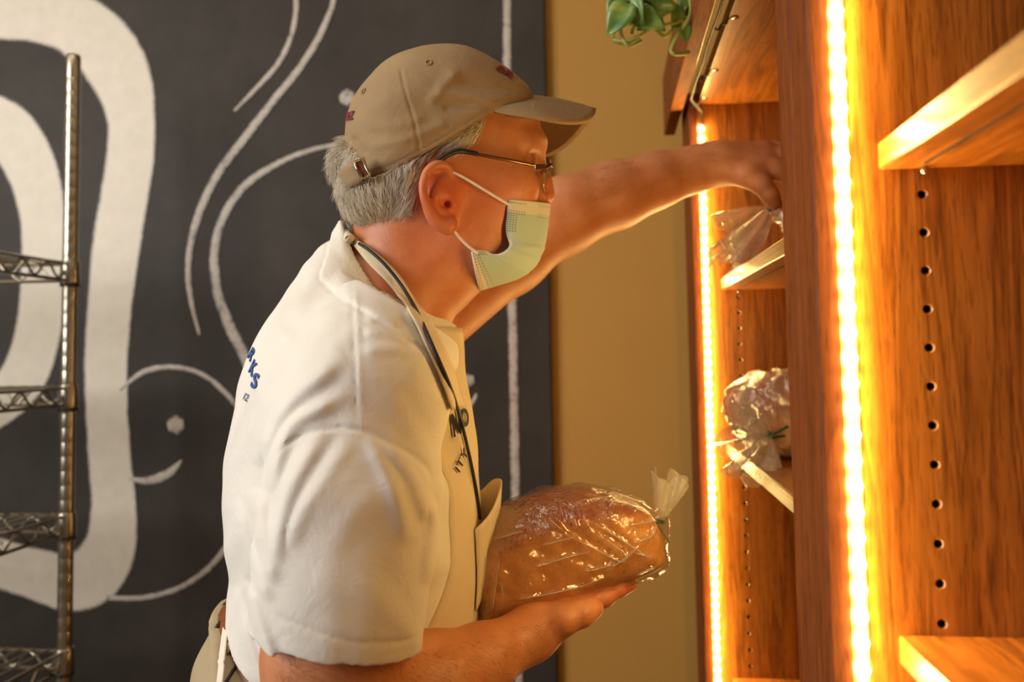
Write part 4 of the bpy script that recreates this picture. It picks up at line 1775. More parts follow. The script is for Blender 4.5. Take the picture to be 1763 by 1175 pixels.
BV_HAIR = bvh_of(HVt, HQ)
sv, sf, tn = strands(BV_HAIR, HZP, 7500, 0.021, 0.00036, flow_head, 0.10, 0.30, 0.20, 3, True, 0.18)
TZ = np.array([(600, 232), (614, 246), (630, 275), (634, 292), (612, 304), (600, 322), (580, 322), (568, 304), (568, 270), (584, 246)], float)
sv2, sf2, tn2 = strands(BV_HAIR, TZ, 2600, 0.016, 0.00036, lambda x, y: (-0.35, 0.75 if y > 262 else 0.2), 0.25, 0.4, 0.35, 5, False, 0.25)
allv = np.concatenate([HVt, sv, sv2])
base_q = [tuple(map(int, x)) for x in HQ]
nb1 = len(HVt)
nb2 = nb1 + len(sv)
allf = np.concatenate([HQ, sf + nb1, sf2 + nb2])
hair = mk('hair', allv, allf, M['hair'], person)
hn_ = np.full(nb1, 0.12)
attr(hair, 'tone', np.concatenate([hn_, tn, tn2]))

# fine hair on the forearms
AZ_F = np.array([(1000, 300), (1060, 282), (1130, 270), (1200, 258), (1255, 242), (1325, 236), (1325, 262), (1250, 285), (1180, 300), (1100, 330), (1010, 350)], float)
AZ_N = np.array([(480, 1130), (640, 1140), (730, 1120), (860, 1090), (960, 1060), (960, 1100), (900, 1150), (860, 1174), (480, 1174)], float)
a1, f1, t1 = strands(BV_BODY, AZ_F, 1100, 0.010, 0.00011, lambda x, y: (0.9, -0.2), 0.35, 0.5, 0.5, 8, False, 0.2)
a2, f2, t2 = strands(BV_BODY, AZ_N, 700, 0.009, 0.00010, lambda x, y: (0.8, 0.4), 0.3, 0.4, 0.5, 9, False, 0.2)
mk('arm_hair', np.concatenate([a1, a2]), np.concatenate([f1, f2 + len(a1)]), M['arm_hair'], person)

# ---- face mask
mn = [(876, 343), (874, 356), (873, 372), (871, 388), (872, 404), (877, 420), (873, 429), (862, 436), (850, 438), (838, 433), (824, 431), (811, 434)]
mc = [(947, 350), (946, 366), (944, 382), (942, 398), (940, 412), (936, 428), (930, 442), (921, 459), (908, 470), (893, 479), (862, 489), (824, 500)]
mnl = [-0.064, -0.0645, -0.064, -0.063, -0.0625, -0.0625, -0.066, -0.067, -0.068, -0.069, -0.071, -0.073]
mn, mc, mnl = crom(mn, 4), crom(mc, 4), crom(np.array(mnl)[:, None], 4)[:, 0]
NT_ = 15
G, half = [], []
pleats = (0.44, 0.56, 0.72)
for i in range(len(mn)):
    v = i / (len(mn) - 1)
    row = []
    for j in range(NT_):
        t = j / (NT_ - 1)
        lat = mnl[i] * math.cos(t * math.pi / 2) ** 0.9
        s_ = math.sin(t * math.pi / 2) ** 1.15
        x = mn[i][0] + (mc[i][0] - mn[i][0]) * s_
        y = mn[i][1] + (mc[i][1] - mn[i][1]) * s_
        # converge the sight-line shift towards the centre plane
        p = L(x, y, lat)
        st = 0.0
        for pl in pleats:
            u = v - pl
            st += 0.0032 * math.exp(-max(u, 0) / 0.05) * (1 / (1 + math.exp(-u * 400))) * min(1, t * 2.2 + 0.15)
        p[1] -= st * math.cos(t * math.pi / 2)
        p[0] += 0.4 * st * t
        row.append(p)
    G.append(row)
full = [r + [mirror(p) for p in r[-2::-1]] for r in G]
V, q = grid_mesh(full)
mask = mk('face_mask', V, [tuple(x) for x in q], M['mask'], person)
mask.data.materials.append(M['mask_edge'])
ncol = 2 * NT_ - 2
mi = []
nr = len(full) - 1
for i in range(nr):
    for j in range(ncol):
        edge = i < 6 or i >= nr - 2 or (j < 1 or j >= ncol - 1) and i > nr * 0.4
        mi.append(1 if edge else 0)
mask.data.polygons.foreach_set('material_index', mi)
solid(mask, 0.0012)
full = np.array(full)


def on_mask(v, t):
    """point on the near half of the mask"""
    i = v * nr
    j = t * (NT_ - 1)
    i0, j0 = min(int(i), nr - 1), min(int(j), NT_ - 2)
    fi, fj = i - i0, j - j0
    g = full
    return g[i0, j0] * (1 - fi) * (1 - fj) + g[i0 + 1, j0] * fi * (1 - fj) + g[i0, j0 + 1] * (1 - fi) * fj + g[i0 + 1, j0 + 1] * fi * fj


dots = MB()


def weld(v0, t0, v1, t1, n):
    for k in range(n):
        f_ = k / max(1, n - 1)
        v, t = v0 + (v1 - v0) * f_, t0 + (t1 - t0) * f_
        p = on_mask(v, t)
        e = on_mask(min(1, v + 0.01), t) - p
        h = on_mask(v, min(1, t + 0.04)) - p
        e, h = _n(e), _n(h)
        n_ = _n(np.cross(h, e))
        if n_[1] > 0:
            n_ = -n_
        c = p + n_ * 0.0009
        dots.add([c + h * 0.0009 + e * 0.0004, c - h * 0.0009 + e * 0.0004, c - h * 0.0009 - e * 0.0004, c + h * 0.0009 - e * 0.0004,
                  c + n_ * 0.0003], [(0, 1, 4), (1, 2, 4), (2, 3, 4), (3, 0, 4)])


for v in (0.045, 0.125, 0.150):
    weld(v, 0.03, v, 0.30, 7)
    weld(v, 0.55, v, 0.97, 9)
for k in range(8):
    weld(0.17 + k * 0.022, 0.03, 0.17 + k * 0.022, 0.17, 4)
for v in (0.955, 0.975, 0.935):
    weld(v, 0.05, v, 0.95, 18)
weld(0.86, 0.05, 0.93, 0.05, 5)
weld(0.86, 0.10, 0.93, 0.10, 5)
wdm = dots.build('weld_dots', M['mask_dot'], mask)
wdm['kind'] = 'stuff'
for s_ in (1, -1):
    lp = [L(778, 296, -0.083), L(800, 307, -0.082), L(840, 331, -0.077), L(878, 354, -0.0695)]
    lp2 = [L(776, 392, -0.084), L(790, 408, -0.082), L(806, 424, -0.078), L(822, 436, -0.0745)]
    for pts in (lp, lp2):
        pts = crom(pts, 5)
        if s_ < 0:
            pts = [mirror(p) for p in pts]
        MB().tube(pts, 0.0015, 8).build('ear_loop', M['elastic'], mask, True)

# ---- glasses
gl = bpy.data.objects.new('eyeglasses', None)
COL.objects.link(gl)
gl.parent = person
gl.empty_display_size = 0.02
LC = [L(941, 303, -0.033), L(941, 303, -0.033) * np.array([1, -1, 1])]
fw = _n(L(960, 306) - L(930, 303))
upv = _n(L(948, 278) - L(936, 326))
for s_ in (-1, 1):
    c = L(942, 302, -0.034) * np.array([1, 1 if s_ < 0 else -1, 1])
    side = _n(np.array([-0.22, s_ * 1.0, 0.0]))
    ring = []
    for k in range(28):
        an = 2 * math.pi * k / 28
        ca, sa = math.cos(an), math.sin(an)
        e = 0.62
        ring.append(c + side * 0.0245 * math.copysign(abs(ca) ** e, ca) + upv * 0.0150 * math.copysign(abs(sa) ** e, sa))
    MB().tube(ring, 0.0008, 6, True).build('rim', M['brass'], gl, True)
    n_ = _n(np.cross(side, upv))
    v = [c + n_ * 0.0008] + [x + n_ * 0.0008 for x in ring] + [c - n_ * 0.0008] + [x - n_ * 0.0008 for x in ring]
    f = [(0, 1 + k, 1 + (k + 1) % 28) for k in range(28)] + [(29, 30 + (k + 1) % 28, 30 + k) for k in range(28)] + \
        [(1 + k, 30 + k, 30 + (k + 1) % 28, 1 + (k + 1) % 28) for k in range(28)]
    MB().add(v, f).build('lens', M['lens'], gl)
    mm = (lambda p: p) if s_ < 0 else mirror
    hinge = L(943, 291, -0.058)
    arm = [mm(p) for p in crom([L(948, 283, -0.056), L(938, 289, -0.060), L(925, 286, -0.064), L(880, 277, -0.073), L(818, 265, -0.080)], 5)]
    MB().tube(arm, 0.0018, 8).build('temple_arm', M['brass'], gl, True)
    MB().box((-0.005, -0.0015, -0.0026), (0.006, 0.0015, 0.0026), 0.0006).build('hinge', M['steel'], gl).location = mm(L(929, 287.5, -0.0655))
    tip = [mm(p) for p in crom([L(822, 265, -0.0805), L(800, 261, -0.083), L(785, 261, -0.086), L(768, 268, -0.0865), L(752, 279, -0.086)], 6)]
    MB().tube(tip, np.linspace(0.0023, 0.0032, len(tip)), 8).build('temple_tip', M['black'], gl, True)
    pad = mm(L(929, 302, -0.016))
    mb = MB()
    mb.tube([mm(L(941, 296, -0.014)), mm(L(935, 294, -0.017)), mm(L(930, 299, -0.018)), pad], 0.0006, 6)
    mb.lathe([(0.0005, -0.0045), (0.0028, -0.003), (0.0033, 0), (0.0028, 0.003), (0.0005, 0.0045)], 10, pad)
    mb.build('nose_pad', M['steel'], gl, True)
MB().tube(crom([L(945, 292, -0.0105), L(950, 288, 0.0), L(945, 292, 0.0105)], 6), 0.0010, 6).build('bridge', M['brass'], gl, True)

# ---- trousers
TR = Poly([(392, 1040), (372, 1070), (350, 1110), (339, 1160), (337, 1230), (350, 1330), (376, 1480), (420, 1560), (560, 1560), (690, 1480), (752, 1380), (776, 1280), (780, 1180), (600, 1090)], smooth=5)
LEGS = [[(L(560, 1400, s * 0.085), 0.100), (L(500, 1900, s * 0.10), 0.075), (L(440, 2330, s * 0.105), 0.068), (L(430, 2585, s * 0.105), 0.066)] for s in (-1, 1)]
WA, WB = L(391, 1050), L(775, 1292)


def trouser_f(a, l, z):
    d = infl(a, l, z, TR, 0.175, 0.13, 0.0, 2.2)
    for lg in LEGS:
        d = smin(d, chain(a, l, z, lg, 0.05), 0.05)
    d = d - 0.0015 * np.sin(a * 40 + 2 * np.sin(z * 31)) * np.sin(z * 45 + l * 38)
    w = (a - WA[0]) * HN[0] + (z - WA[2]) * HN[2] - 0.022
    return np.maximum(np.maximum(d, w), 0.012 - z)


TV, TQ = surf(trouser_f, (-0.30, -0.21, 0.0), (0.15, 0.21, 1.10), 0.0045)
trousers = mk('trousers', TV, TQ, M['khaki'], person)
BV_TR = bvh_of(TV, TQ)
# belt round the waist, just under the waistband's top
wc = (L(716, 1330) + L(398, 1040)) / 2
wdir = _n(L(716, 1330) - L(398, 1040))
BNM = np.array([-wdir[2], 0, wdir[0]])
BNM = BNM if BNM[2] > 0 else -BNM
bpts = []
for k in range(72):
    an = 2 * math.pi * k / 72
    d = wdir * math.cos(an) + np.array([0, 1, 0]) * math.sin(an)
    o_ = wc - BNM * 0.001 + d * 0.6
    r = BV_TR.ray_cast(Vector(o_), Vector(-d))
    if r[0] is not None:
        bpts.append(np.array(r[0]) + d * 0.0025)
G = [[p + BNM * 0.011 * s_ for s_ in (-1, -0.85, 0, 0.85, 1)] for p in bpts + [bpts[0]]]
V, q = grid_mesh(G)
belt = solid(mk('belt', V, [tuple(x) for x in q], M['leather'], person), 0.0030)
MB().tube([p - BNM * 0.0088 + _n(p - wc) * 0.0022 for p in bpts], 0.0005, 5, True).build('belt_stitching', M['stitch'], belt, True)
for k in (36, 44, 50, 57, 28, 22, 15, 6, 66):
    p = bpts[k % len(bpts)]
    n_ = p - wc
    n_ = _n(n_ - BNM * n_.dot(BNM))
    t_ = np.cross(BNM, n_)
    c = p + n_ * 0.0035
    pts = [c - BNM * 0.022 - n_ * 0.004, c - BNM * 0.018, c, c + BNM * 0.016, c + BNM * 0.019 - n_ * 0.004]
    G = [[x + t_ * 0.0045 * s_ for s_ in (-1, 0, 1)] for x in pts]
    V, q = grid_mesh(G)
    solid(mk('belt_loop', V, [tuple(x) for x in q], M['khaki'], trousers), 0.0016)
# back pocket opening and the seam beside it
for a_, b_, r_ in (((385, 1068), (373, 1082), 0.0022), ((412, 1140), (388, 1178), 0.0016)):
    pts = drape(BV_TR, [tuple(x) for x in crom([a_, ((a_[0] + b_[0]) / 2 - 1, (a_[1] + b_[1]) / 2), b_], 5)], 0.0002)
    if len(pts) > 3:
        MB().tube(pts, r_, 6).build('pocket_slit', M['black'], trousers, True)
for s_ in (-1, 1):
    c = np.array([L(430, 2585)[0], s_ * 0.105, 0.0])
    G = []
    for (xo, w, h) in ((-0.075, 0.012, 0.05), (-0.068, 0.032, 0.075), (-0.03, 0.040, 0.088), (0.02, 0.042, 0.082), (0.07, 0.046, 0.062), (0.13, 0.050, 0.050), (0.17, 0.044, 0.042), (0.195, 0.026, 0.034), (0.203, 0.006, 0.024)):
        row = []
        for k in range(13):
            an = math.pi * k / 12
            row.append(c + np.array([xo, w * math.cos(an), 0.012 + h * math.sin(an) ** 0.7]))
        G.append(row)
    V, q = grid_mesh(G)
    sh = mk('shoe', V, [tuple(x) for x in q], M['shoe'], person)
    out = [(r[0][0], r[0][1]) for r in G] + [(r[-1][0], r[-1][1]) for r in G[::-1]]
    n_ = len(out)
    MB().add([(x, y, 0.0) for x, y in out] + [(x, y, 0.014) for x, y in out],
             [tuple(range(n_)), tuple(range(n_, 2 * n_))[::-1]] + [(k, n_ + k, n_ + (k + 1) % n_, (k + 1) % n_) for k in range(n_)]).build('shoe_sole', M['black'], sh)

# ---- apron: bib hanging down the front, over the shirt
ZB0, ZB1 = L(775, 566)[2], L(790, 1215)[2]


def front_x(l, z, default):
    r = BV_SHIRT.ray_cast(Vector((0.6, l, z)), Vector((-1, 0, 0)))
    return default if r[0] is None else r[0][0]


def bib_half(z):
    t = (ZB0 - z) / (ZB0 - ZB1)
    return float(np.interp(t, [0, 0.15, 0.35, 0.55, 0.8, 1.0], [0.098, 0.104, 0.116, 0.130, 0.165, 0.178]))


NZ, NL = 58, 37
G = []
prev = None
for i in range(NZ):
    t = i / (NZ - 1)
    z = ZB0 + (ZB1 - ZB0) * t
    hb = bib_half(z)
    row = []
    for j in range(NL):
        l = -hb + 2 * hb * j / (NL - 1)
        x = front_x(l, z, None)
        if x is None or (prev is not None and x < prev[j] - 0.03):
            x = (prev[j] if prev is not None else L(780, 570)[0]) - 0.003
        row.append(x)
    row = np.array(row)
    for _ in range(2):
        row[1:-1] = (row[:-2] + 2 * row[1:-1] + row[2:]) / 4
    prev = row
    G.append(row)
GX = np.array(G)
for _ in range(3):
    GX[1:-1] = (GX[:-2] + 2 * GX[1:-1] + GX[2:]) / 4
bib = []
for i in range(NZ):
    t = i / (NZ - 1)
    z = ZB0 + (ZB1 - ZB0) * t
    hb = bib_half(z)
    row = []
    for j in range(NL):
        l = -hb + 2 * hb * j / (NL - 1)
        drape_ = 0.004 * t * math.sin(l * 70 + t * 5) + 0.010 * max(0, t - 0.45) * 2
        row.append(np.array([GX[i, j] + (0.0055 + drape_) * (1 - 0.75 * abs(l / hb) ** 5), l, z]))
    bib.append(row)
bibA = np.array(bib)
V, q = grid_mesh(bibA)
apron = solid(mk('apron', V, [tuple(x) for x in q], M['apron'], person), 0.0016, 1.0)
BV_BIB = bvh_of(V, q)


def bib_at(l, z):
    t = np.clip((ZB0 - z) / (ZB0 - ZB1) * (NZ - 1), 0, NZ - 1.001)
    hb = bib_half(z)
    u = np.clip((l + hb) / (2 * hb) * (NL - 1), 0, NL - 1.001)
    i, j = int(t), int(u)
    ft, fu = t - i, u - j
    return bibA[i, j] * (1 - ft) * (1 - fu) + bibA[i + 1, j] * ft * (1 - fu) + bibA[i, j + 1] * (1 - ft) * fu + bibA[i + 1, j + 1] * ft * fu


# pocket: sewn at the sides and bottom, its mouth sagging open
zp0, zp1 = L(830, 846)[2], L(820, 1010)[2]
G = []
for i in range(19):
    t = i / 18
    row = []
    for j in range(25):
        u = -1 + 2 * j / 24
        l = -0.004 + 0.086 * u
        zz = zp0 + (zp1 - zp0) * t - 0.022 * (u * u) * (1 - t) + 0.012 * (1 - u * u) * (1 - t)
        b = bib_at(l, zz)
        bulge = (1 - t) ** 0.8 * (1 - u ** 4) * 0.021 + 0.003
        row.append(np.array([b[0] + bulge, l, zz]))
    G.append(row)
V, q = grid_mesh(G)
pocket = solid(mk('apron_pocket', V, [tuple(x) for x in q], M['apron'], apron), 0.0016, 1.0)


def ribbon(pts, wv, width, name, mat, parent, th=0.0014):
    G = []
    for p, w in zip(pts, wv):
        G.append([p + w * width * s_ for s_ in (-0.5, -0.25, 0, 0.25, 0.5)])
    V, q = grid_mesh(G)
    return solid(mk(name, V, [tuple(x) for x in q], mat, parent), th, 0)


BV_ALL = bvh_of(np.concatenate([SV, BVt]), np.concatenate([SQ, BQ + len(SV)]))


def strap_grid(left, right, n, m, name, off):
    lf, rt_ = crom(np.array(left, float), 6), crom(np.array(right, float), 6)
    G = []
    for a_, b_ in zip(lf, rt_):
        row = []
        for k in range(m):
            x, y = a_ + (b_ - a_) * k / (m - 1)
            p, n_ = hit(BV_ALL, x, y)
            row.append(None if p is None else p + n_ * off + np.array([0, -off * 0.5, 0]))
        if all(r is not None for r in row):
            G.append(row)
    G = np.array(G)
    for _ in range(3):
        G[1:-1] = (G[:-2] + 2 * G[1:-1] + G[2:]) / 4
        G[:, 1:-1] = (G[:, :-2] + 2 * G[:, 1:-1] + G[:, 2:]) / 4
    return G


G = strap_grid([(606, 416), (620, 436), (640, 462), (664, 486), (686, 515), (708, 556), (731, 606), (752, 655), (770, 705)],
               [(616, 414), (640, 428), (668, 452), (692, 480), (710, 512), (733, 552), (757, 600), (778, 650), (794, 702)], 0, 7, 'strap', 0.0042)
V, q = grid_mesh(G)
solid(mk('neck_strap', V, [tuple(x) for x in q], M['apron'], apron), 0.0016, 0)
Gm = G.copy()
Gm[..., 1] *= -1
V, q = grid_mesh(Gm)
solid(mk('neck_strap', V, [tuple(x) for x in q], M['apron'], apron), 0.0016, 0)
# round the back of the neck
p0 = G[0].mean(0)
nb_ = crom([p0 + np.array([0.012, 0, -0.010]), p0, L(602, 412, -0.045), L(596, 404, -0.02), L(595, 402, 0), ] , 6)
nb_ = list(nb_) + [mirror(p) for p in nb_[-2::-1]]
MB().tube(nb_, 0.0050, 10).build('neck_strap_back', M['apron'], apron, True)
# waist ties hanging behind
tp = crom([L(398, 1045, -0.02), L(394, 1052, -0.045), L(388, 1085, -0.06), L(382, 1130, -0.068), L(379, 1180, -0.07), L(378, 1330, -0.07)], 7)
sup = drape(BV_TR, [(x, y) for x, y in proj_l(tp)], 0.004)
tp2 = sup if len(sup) == len(tp) else tp
ribbon(tp2, [_n(np.array([0.9, -0.45, 0.1]))] * len(tp2), 0.0062, 'waist_tie', M['elastic'], apron)

# ---- black neck cord
cv = [np.concatenate([SV, BVt]), G.reshape(-1, 3), bibA.reshape(-1, 3)]
cq = [np.concatenate([SQ, BQ + len(SV)]), grid_mesh(G)[1], grid_mesh(bibA)[1]]
offs = np.cumsum([0] + [len(v) for v in cv])
BV_CORD = bvh_of(np.concatenate(cv), np.concatenate([q_ + o_ for q_, o_ in zip(cq, offs)]))
cpx = crom([(617, 421), (634, 432), (660, 455), (690, 492), (715, 535), (735, 580), (755, 625), (775, 672), (789, 715), (799, 755), (807, 790), (815, 830), (821, 866), (824, 892)], 4)
cp_ = []
for x, y in cpx:
    p, n_ = hit(BV_CORD, x, y)
    if p is None:
        p = L(x, y, cp_[-1][1] + 0.003)
    cp_.append(p + np.array([0.001, -0.0050, 0]))
cp_ = np.array(cp_)
for _ in range(5):
    cp_[1:-1] = (cp_[:-2] + 2 * cp_[1:-1] + cp_[2:]) / 4
MB().tube([p + np.array([0, -0.0015, 0]) for p in cp_], 0.0017, 8).build('neck_cord', M['cord'], person, True)
cm = [mirror(p) for p in cp_]
MB().tube(cm, 0.0017, 8).build('neck_cord', M['cord'], person, True)


# ---- printed and embroidered lettering
def text_verts(body, shear=0.0, bold=0.02):
    cu = bpy.data.curves.new('lettering', 'FONT')
    cu.body = body
    cu.shear = shear
    cu.offset = bold
    cu.resolution_u = 3
    o = bpy.data.objects.new('lettering', cu)
    COL.objects.link(o)
    dg = bpy.context.evaluated_depsgraph_get()
    me = bpy.data.meshes.new_from_object(o.evaluated_get(dg))
    V = np.array([v.co[:2] for v in me.vertices])
    Fs = [tuple(p.vertices) for p in me.polygons]
    bpy.data.objects.remove(o)
    bpy.data.curves.remove(cu)
    bpy.data.meshes.remove(me)
    V = V - V.min(0)
    return V, Fs


def print_on(bvh, body, o, ux, uy, mat, parent, name, off=0.0009, shear=0.0, bold=0.02):
    """lettering laid on a surface: o = picture position of its lower left, ux / uy = its width and height vectors"""
    V, Fs = text_verts(body, shear, bold)
    V = V / V.max(0)
    pts, ok = [], []
    for (u, v) in V:
        p, n_ = hit(bvh, o[0] + ux[0] * u + uy[0] * v, o[1] + ux[1] * u + uy[1] * v)
        ok.append(p is not None)
        pts.append((0, 0, 0) if p is None else p + n_ * off)
    Fs = [f for f in Fs if all(ok[i] for i in f)]
    if not Fs:
        return
    use = sorted({i for f in Fs for i in f})
    mp = {i: k for k, i in enumerate(use)}
    o_ = mk(name, [pts[i] for i in use], [tuple(mp[i] for i in f) for f in Fs], mat, parent, smooth=False)
    return solid(o_, 0.0004, 1.0)


print_on(BV_SHIRT, 'R', (427, 616), (5, 9), (10, -18), M['ink_blue'], shirt, 'back_print', bold=0.02)
print_on(BV_SHIRT, 'K', (429, 641), (6, 10), (10, -22), M['ink_blue'], shirt, 'back_print', bold=0.02)
print_on(BV_SHIRT, 'S', (432, 667), (9, 5), (8, -26), M['ink_blue'], shirt, 'back_print', bold=0.03)
print_on(BV_SHIRT, '12', (420, 688), (6, 4), (5, -11), M['ink_blue'], shirt, 'back_print', bold=0.0)
V, q = grid_mesh(bibA)
print_on(BV_BIB, 'N', (777, 755), (13, -8), (-5, -40), M['ink'], apron, 'front_print', 0.0028, shear=0.0, bold=0.035)
print_on(BV_BIB, 'O', (791, 739), (13, -5), (-4, -32), M['ink'], apron, 'front_print', 0.0028, bold=0.04)
print_on(BV_BIB, 'ITY', (787, 816), (15, -36), (-8, -9), M['ink'], apron, 'front_print', 0.0028, bold=0.0)
print_on(BV_CAP, 'BR', (852, 120), (28, 17), (8, -6), M['thread'], cap, 'front_embroidery', 0.0012, bold=0.03)
print_on(BV_CAP, 'ERZ', (592, 210), (17, -4), (3, -15), M['thread'], cap, 'back_embroidery', 0.0012, bold=0.03)


# ================================================================== THE LOAVES
def ruffle(name, neck, axis, length, spread, n_ruf, depth, seed, mat, parent, flat=0.5, org=np.zeros(3), bend=None, side=None):
    """gathered mouth of a bag: a pleated fan that opens from the tie"""
    r = np.random.default_rng(seed)
    axis = _n(axis)
    u = _n(np.cross(axis, [0, 1.0, 0])) if side is None else _n(np.asarray(side, float) - axis * axis.dot(np.asarray(side, float)))
    w = np.cross(axis, u)
    K, Rr = 60, 11
    ph = r.random(6) * 6.28
    am = r.uniform(0.5, 1.0, 6)
    G = []
    for i in range(Rr):
        t = i / (Rr - 1)
        rad = 0.0028 + spread * t ** 0.75 * (1 - 0.12 * t * t)
        row = []
        for k in range(K):
            an = 2 * math.pi * k / K
            f_ = 1 + depth * t * sum(am[m] * math.sin((n_ruf + m) * an + ph[m]) for m in range(4)) * 0.42
            ln = length * t * (1 + 0.10 * math.sin(3 * an + ph[4]) * t + 0.07 * math.sin(7 * an + ph[5]) * t)
            p = neck + axis * ln + (u * math.cos(an) + w * math.sin(an) * flat) * rad * f_
            if bend is not None:
                p = p + np.asarray(bend) * t * t
            row.append(p - org)
        G.append(row + [row[0]])
    V, q = grid_mesh(G)
    return mk(name, V, [tuple(x) for x in q], mat, parent)


def twist_tie(p, ax, d1, d2, parent, r=0.0042):
    ax = _n(ax)
    u = _n(np.cross(ax, [0, 1.0, 0.2]))
    w = np.cross(ax, u)
    mb = MB()
    for k in range(2):
        mb.tube([p + ax * (k * 0.0022 - 0.001) + (u * math.cos(t) + w * math.sin(t)) * r for t in np.linspace(0, 6.283, 14, endpoint=False)], 0.0012, 6, True)
    o = mb.build('twist_tie', M['green'], parent, True)
    for d, ln in ((d1, 0.030), (d2, 0.024)):
        pts = crom([p + u * r, p + np.asarray(d) * ln * 0.4 + u * r, p + np.asarray(d) * ln], 5)
        G = [[x + w * 0.0024 * s_ for s_ in (-1, 0, 1)] for x in pts]
        V, q = grid_mesh(G)
        solid(mk('tie_tail', V, [tuple(x) for x in q], M['green'], o), 0.0008)
    return o


# ---- the loaf in his hand
LO = Poly([(821, 930), (850, 893), (900, 862), (950, 846), (1005, 842), (1055, 849), (1095, 866), (1121, 890), (1134, 925), (1138, 955), (1128, 976), (1085, 993),
           (1000, 1021), (900, 1054), (845, 1071), (826, 1066), (815, 1030), (811, 985), (814, 950)], lat=-0.035, smooth=6, res=0.002)
LSH = [(780, 985), (830, 968), (900, 937), (960, 920), (1010, 909), (1075, 893), (1150, 880)]      # where the dark top meets the sides
sh_p = np.array([L(x, y, -0.085)[[0, 2]] for x, y in LSH])
LCN = -0.030


def loaf_f(a, l, z, off=0.0):
    shz = np.interp(a, sh_p[:, 0], sh_p[:, 1])
    dz = z - shz
    W = 0.054 + 0.0035 * np.exp(-((dz - 0.006) / 0.010) ** 2) - 0.006 * np.clip(-dz / 0.09, 0, 1)
    W = W - 0.03 * np.clip(dz / 0.05, 0, 1) ** 2
    d = infl(a, l, z, LO, W.astype(f32) + off, 0.045, LCN, 3.0, off)
    return d


def loaf_n(a, l, z):
    return loaf_f(a, l, z) - 0.0008 * np.sin(a * 95 + 2 * np.sin(l * 80)) * np.sin(z * 85 + l * 70) - 0.0006 * np.sin(a * 230 + l * 190) * np.sin(z * 260)


lob = L(975, 955, LCN)
LVt, LQ = surf(loaf_n, lob - np.array([0.14, 0.075, 0.10]), lob + np.array([0.14, 0.075, 0.10]), 0.0022)
lw = np.array([l2w(p) for p in LVt])
lorg = l2w(np.array([lob[0], lob[1], LVt[:, 2].min()]))
bread = tag(empty('bread_loaf', lorg, 0), 'bagged brown bread loaf held on his hand', 'bread')
loaf = mk('loaf', lw - lorg, LQ, M['bread'], bread)
dzv = LVt[:, 2] - np.interp(LVt[:, 0], sh_p[:, 0], sh_p[:, 1])
attr(loaf, 'crust', 1 / (1 + np.exp(-np.clip(dzv / 0.0035, -30, 30))))


NECKP = L(1136, 897, -0.045)


CREASE = [[(945, 893), (968, 914)], [(989, 894), (993, 906)], [(975, 921), (1029, 948), (1069, 968), (1073, 951), (1015, 914)], [(1022, 901), (1070, 930), (1123, 965)],
          [(921, 978), (970, 962), (1015, 951)], [(834, 941), (827, 982)], [(861, 1002), (868, 1032)], [(894, 1032), (940, 1024), (995, 1012), (1039, 996)],
          [(1050, 846), (1106, 866)], [(1040, 862), (1080, 868), (1116, 886)], [(1096, 990), (1128, 976)], [(1094, 952), (1126, 962)], [(1090, 935), (1120, 925), (1132, 905)],
          [(1085, 905), (1112, 900), (1132, 898)], [(1000, 862), (1050, 856)], [(930, 940), (990, 925)], [(850, 930), (900, 915)], [(1040, 985), (1080, 960), (1100, 940)],
          [(860, 965), (852, 1020), (848, 1050)], [(1010, 985), (1060, 972)]]
CRL = [(crom(np.array(p, float), 4), 0.0024, 3.2) for p in CREASE]


def bag_f(a, l, z):
    d = loaf_f(a, l, z, 0.0030)
    d = smin(d, chain(a, l, z, [(L(1112, 910, -0.040), 0.030), (L(1128, 902, -0.043), 0.012), (NECKP, 0.004)], 0.01), 0.012)
    c = 0.0016 * np.sin(a * 120 + 55 * z + 2.5 * np.sin(z * 60 + l * 40)) * np.sin(l * 60 - z * 110 + 2 * np.sin(a * 50))
    c = c + 0.0011 * np.abs(np.sin(a * 75 - z * 160 + 1.5 * np.sin(a * 90))) * np.clip((a - lob[0]) / 0.08, 0, 1)
    return d - c - line_disp(a, l, z, CRL)


GV, GQ = surf(bag_f, lob - np.array([0.145, 0.08, 0.11]), lob + np.array([0.15, 0.08, 0.11]), 0.0018)
bag = mk('plastic_bag', np.array([l2w(p) for p in GV]) - lorg, GQ, M['film'], bread)
BV_BAG = bvh_of(GV, GQ)
for cr, h_, w_ in CRL:
    pts = drape(BV_BAG, [tuple(x) for x in cr], 0.0004)
    if len(pts) > 3:
        rr_ = 0.0006 * np.sin(np.linspace(0.15, math.pi - 0.15, len(pts)))
        MB().tube([l2w(p) - lorg for p in pts], rr_, 6).build('film_fold_glint', M['film_fold_glint'], bag, True)  # thin pale tubes along the creases, standing in for glints on the folds
nw = l2w(NECKP)
ax_t = l2w(L(1150, 835, -0.05)) - nw
ruffle('bag_mouth', nw, ax_t, 0.047, 0.0165, 3, 0.75, 11, M['film_crumpled'], bag, 0.6, lorg)
twist_tie(nw - lorg, ax_t, _n(l2w(L(1150, 962, -0.055)) - nw), _n(l2w(L(1158, 945, -0.045)) - nw), bread)


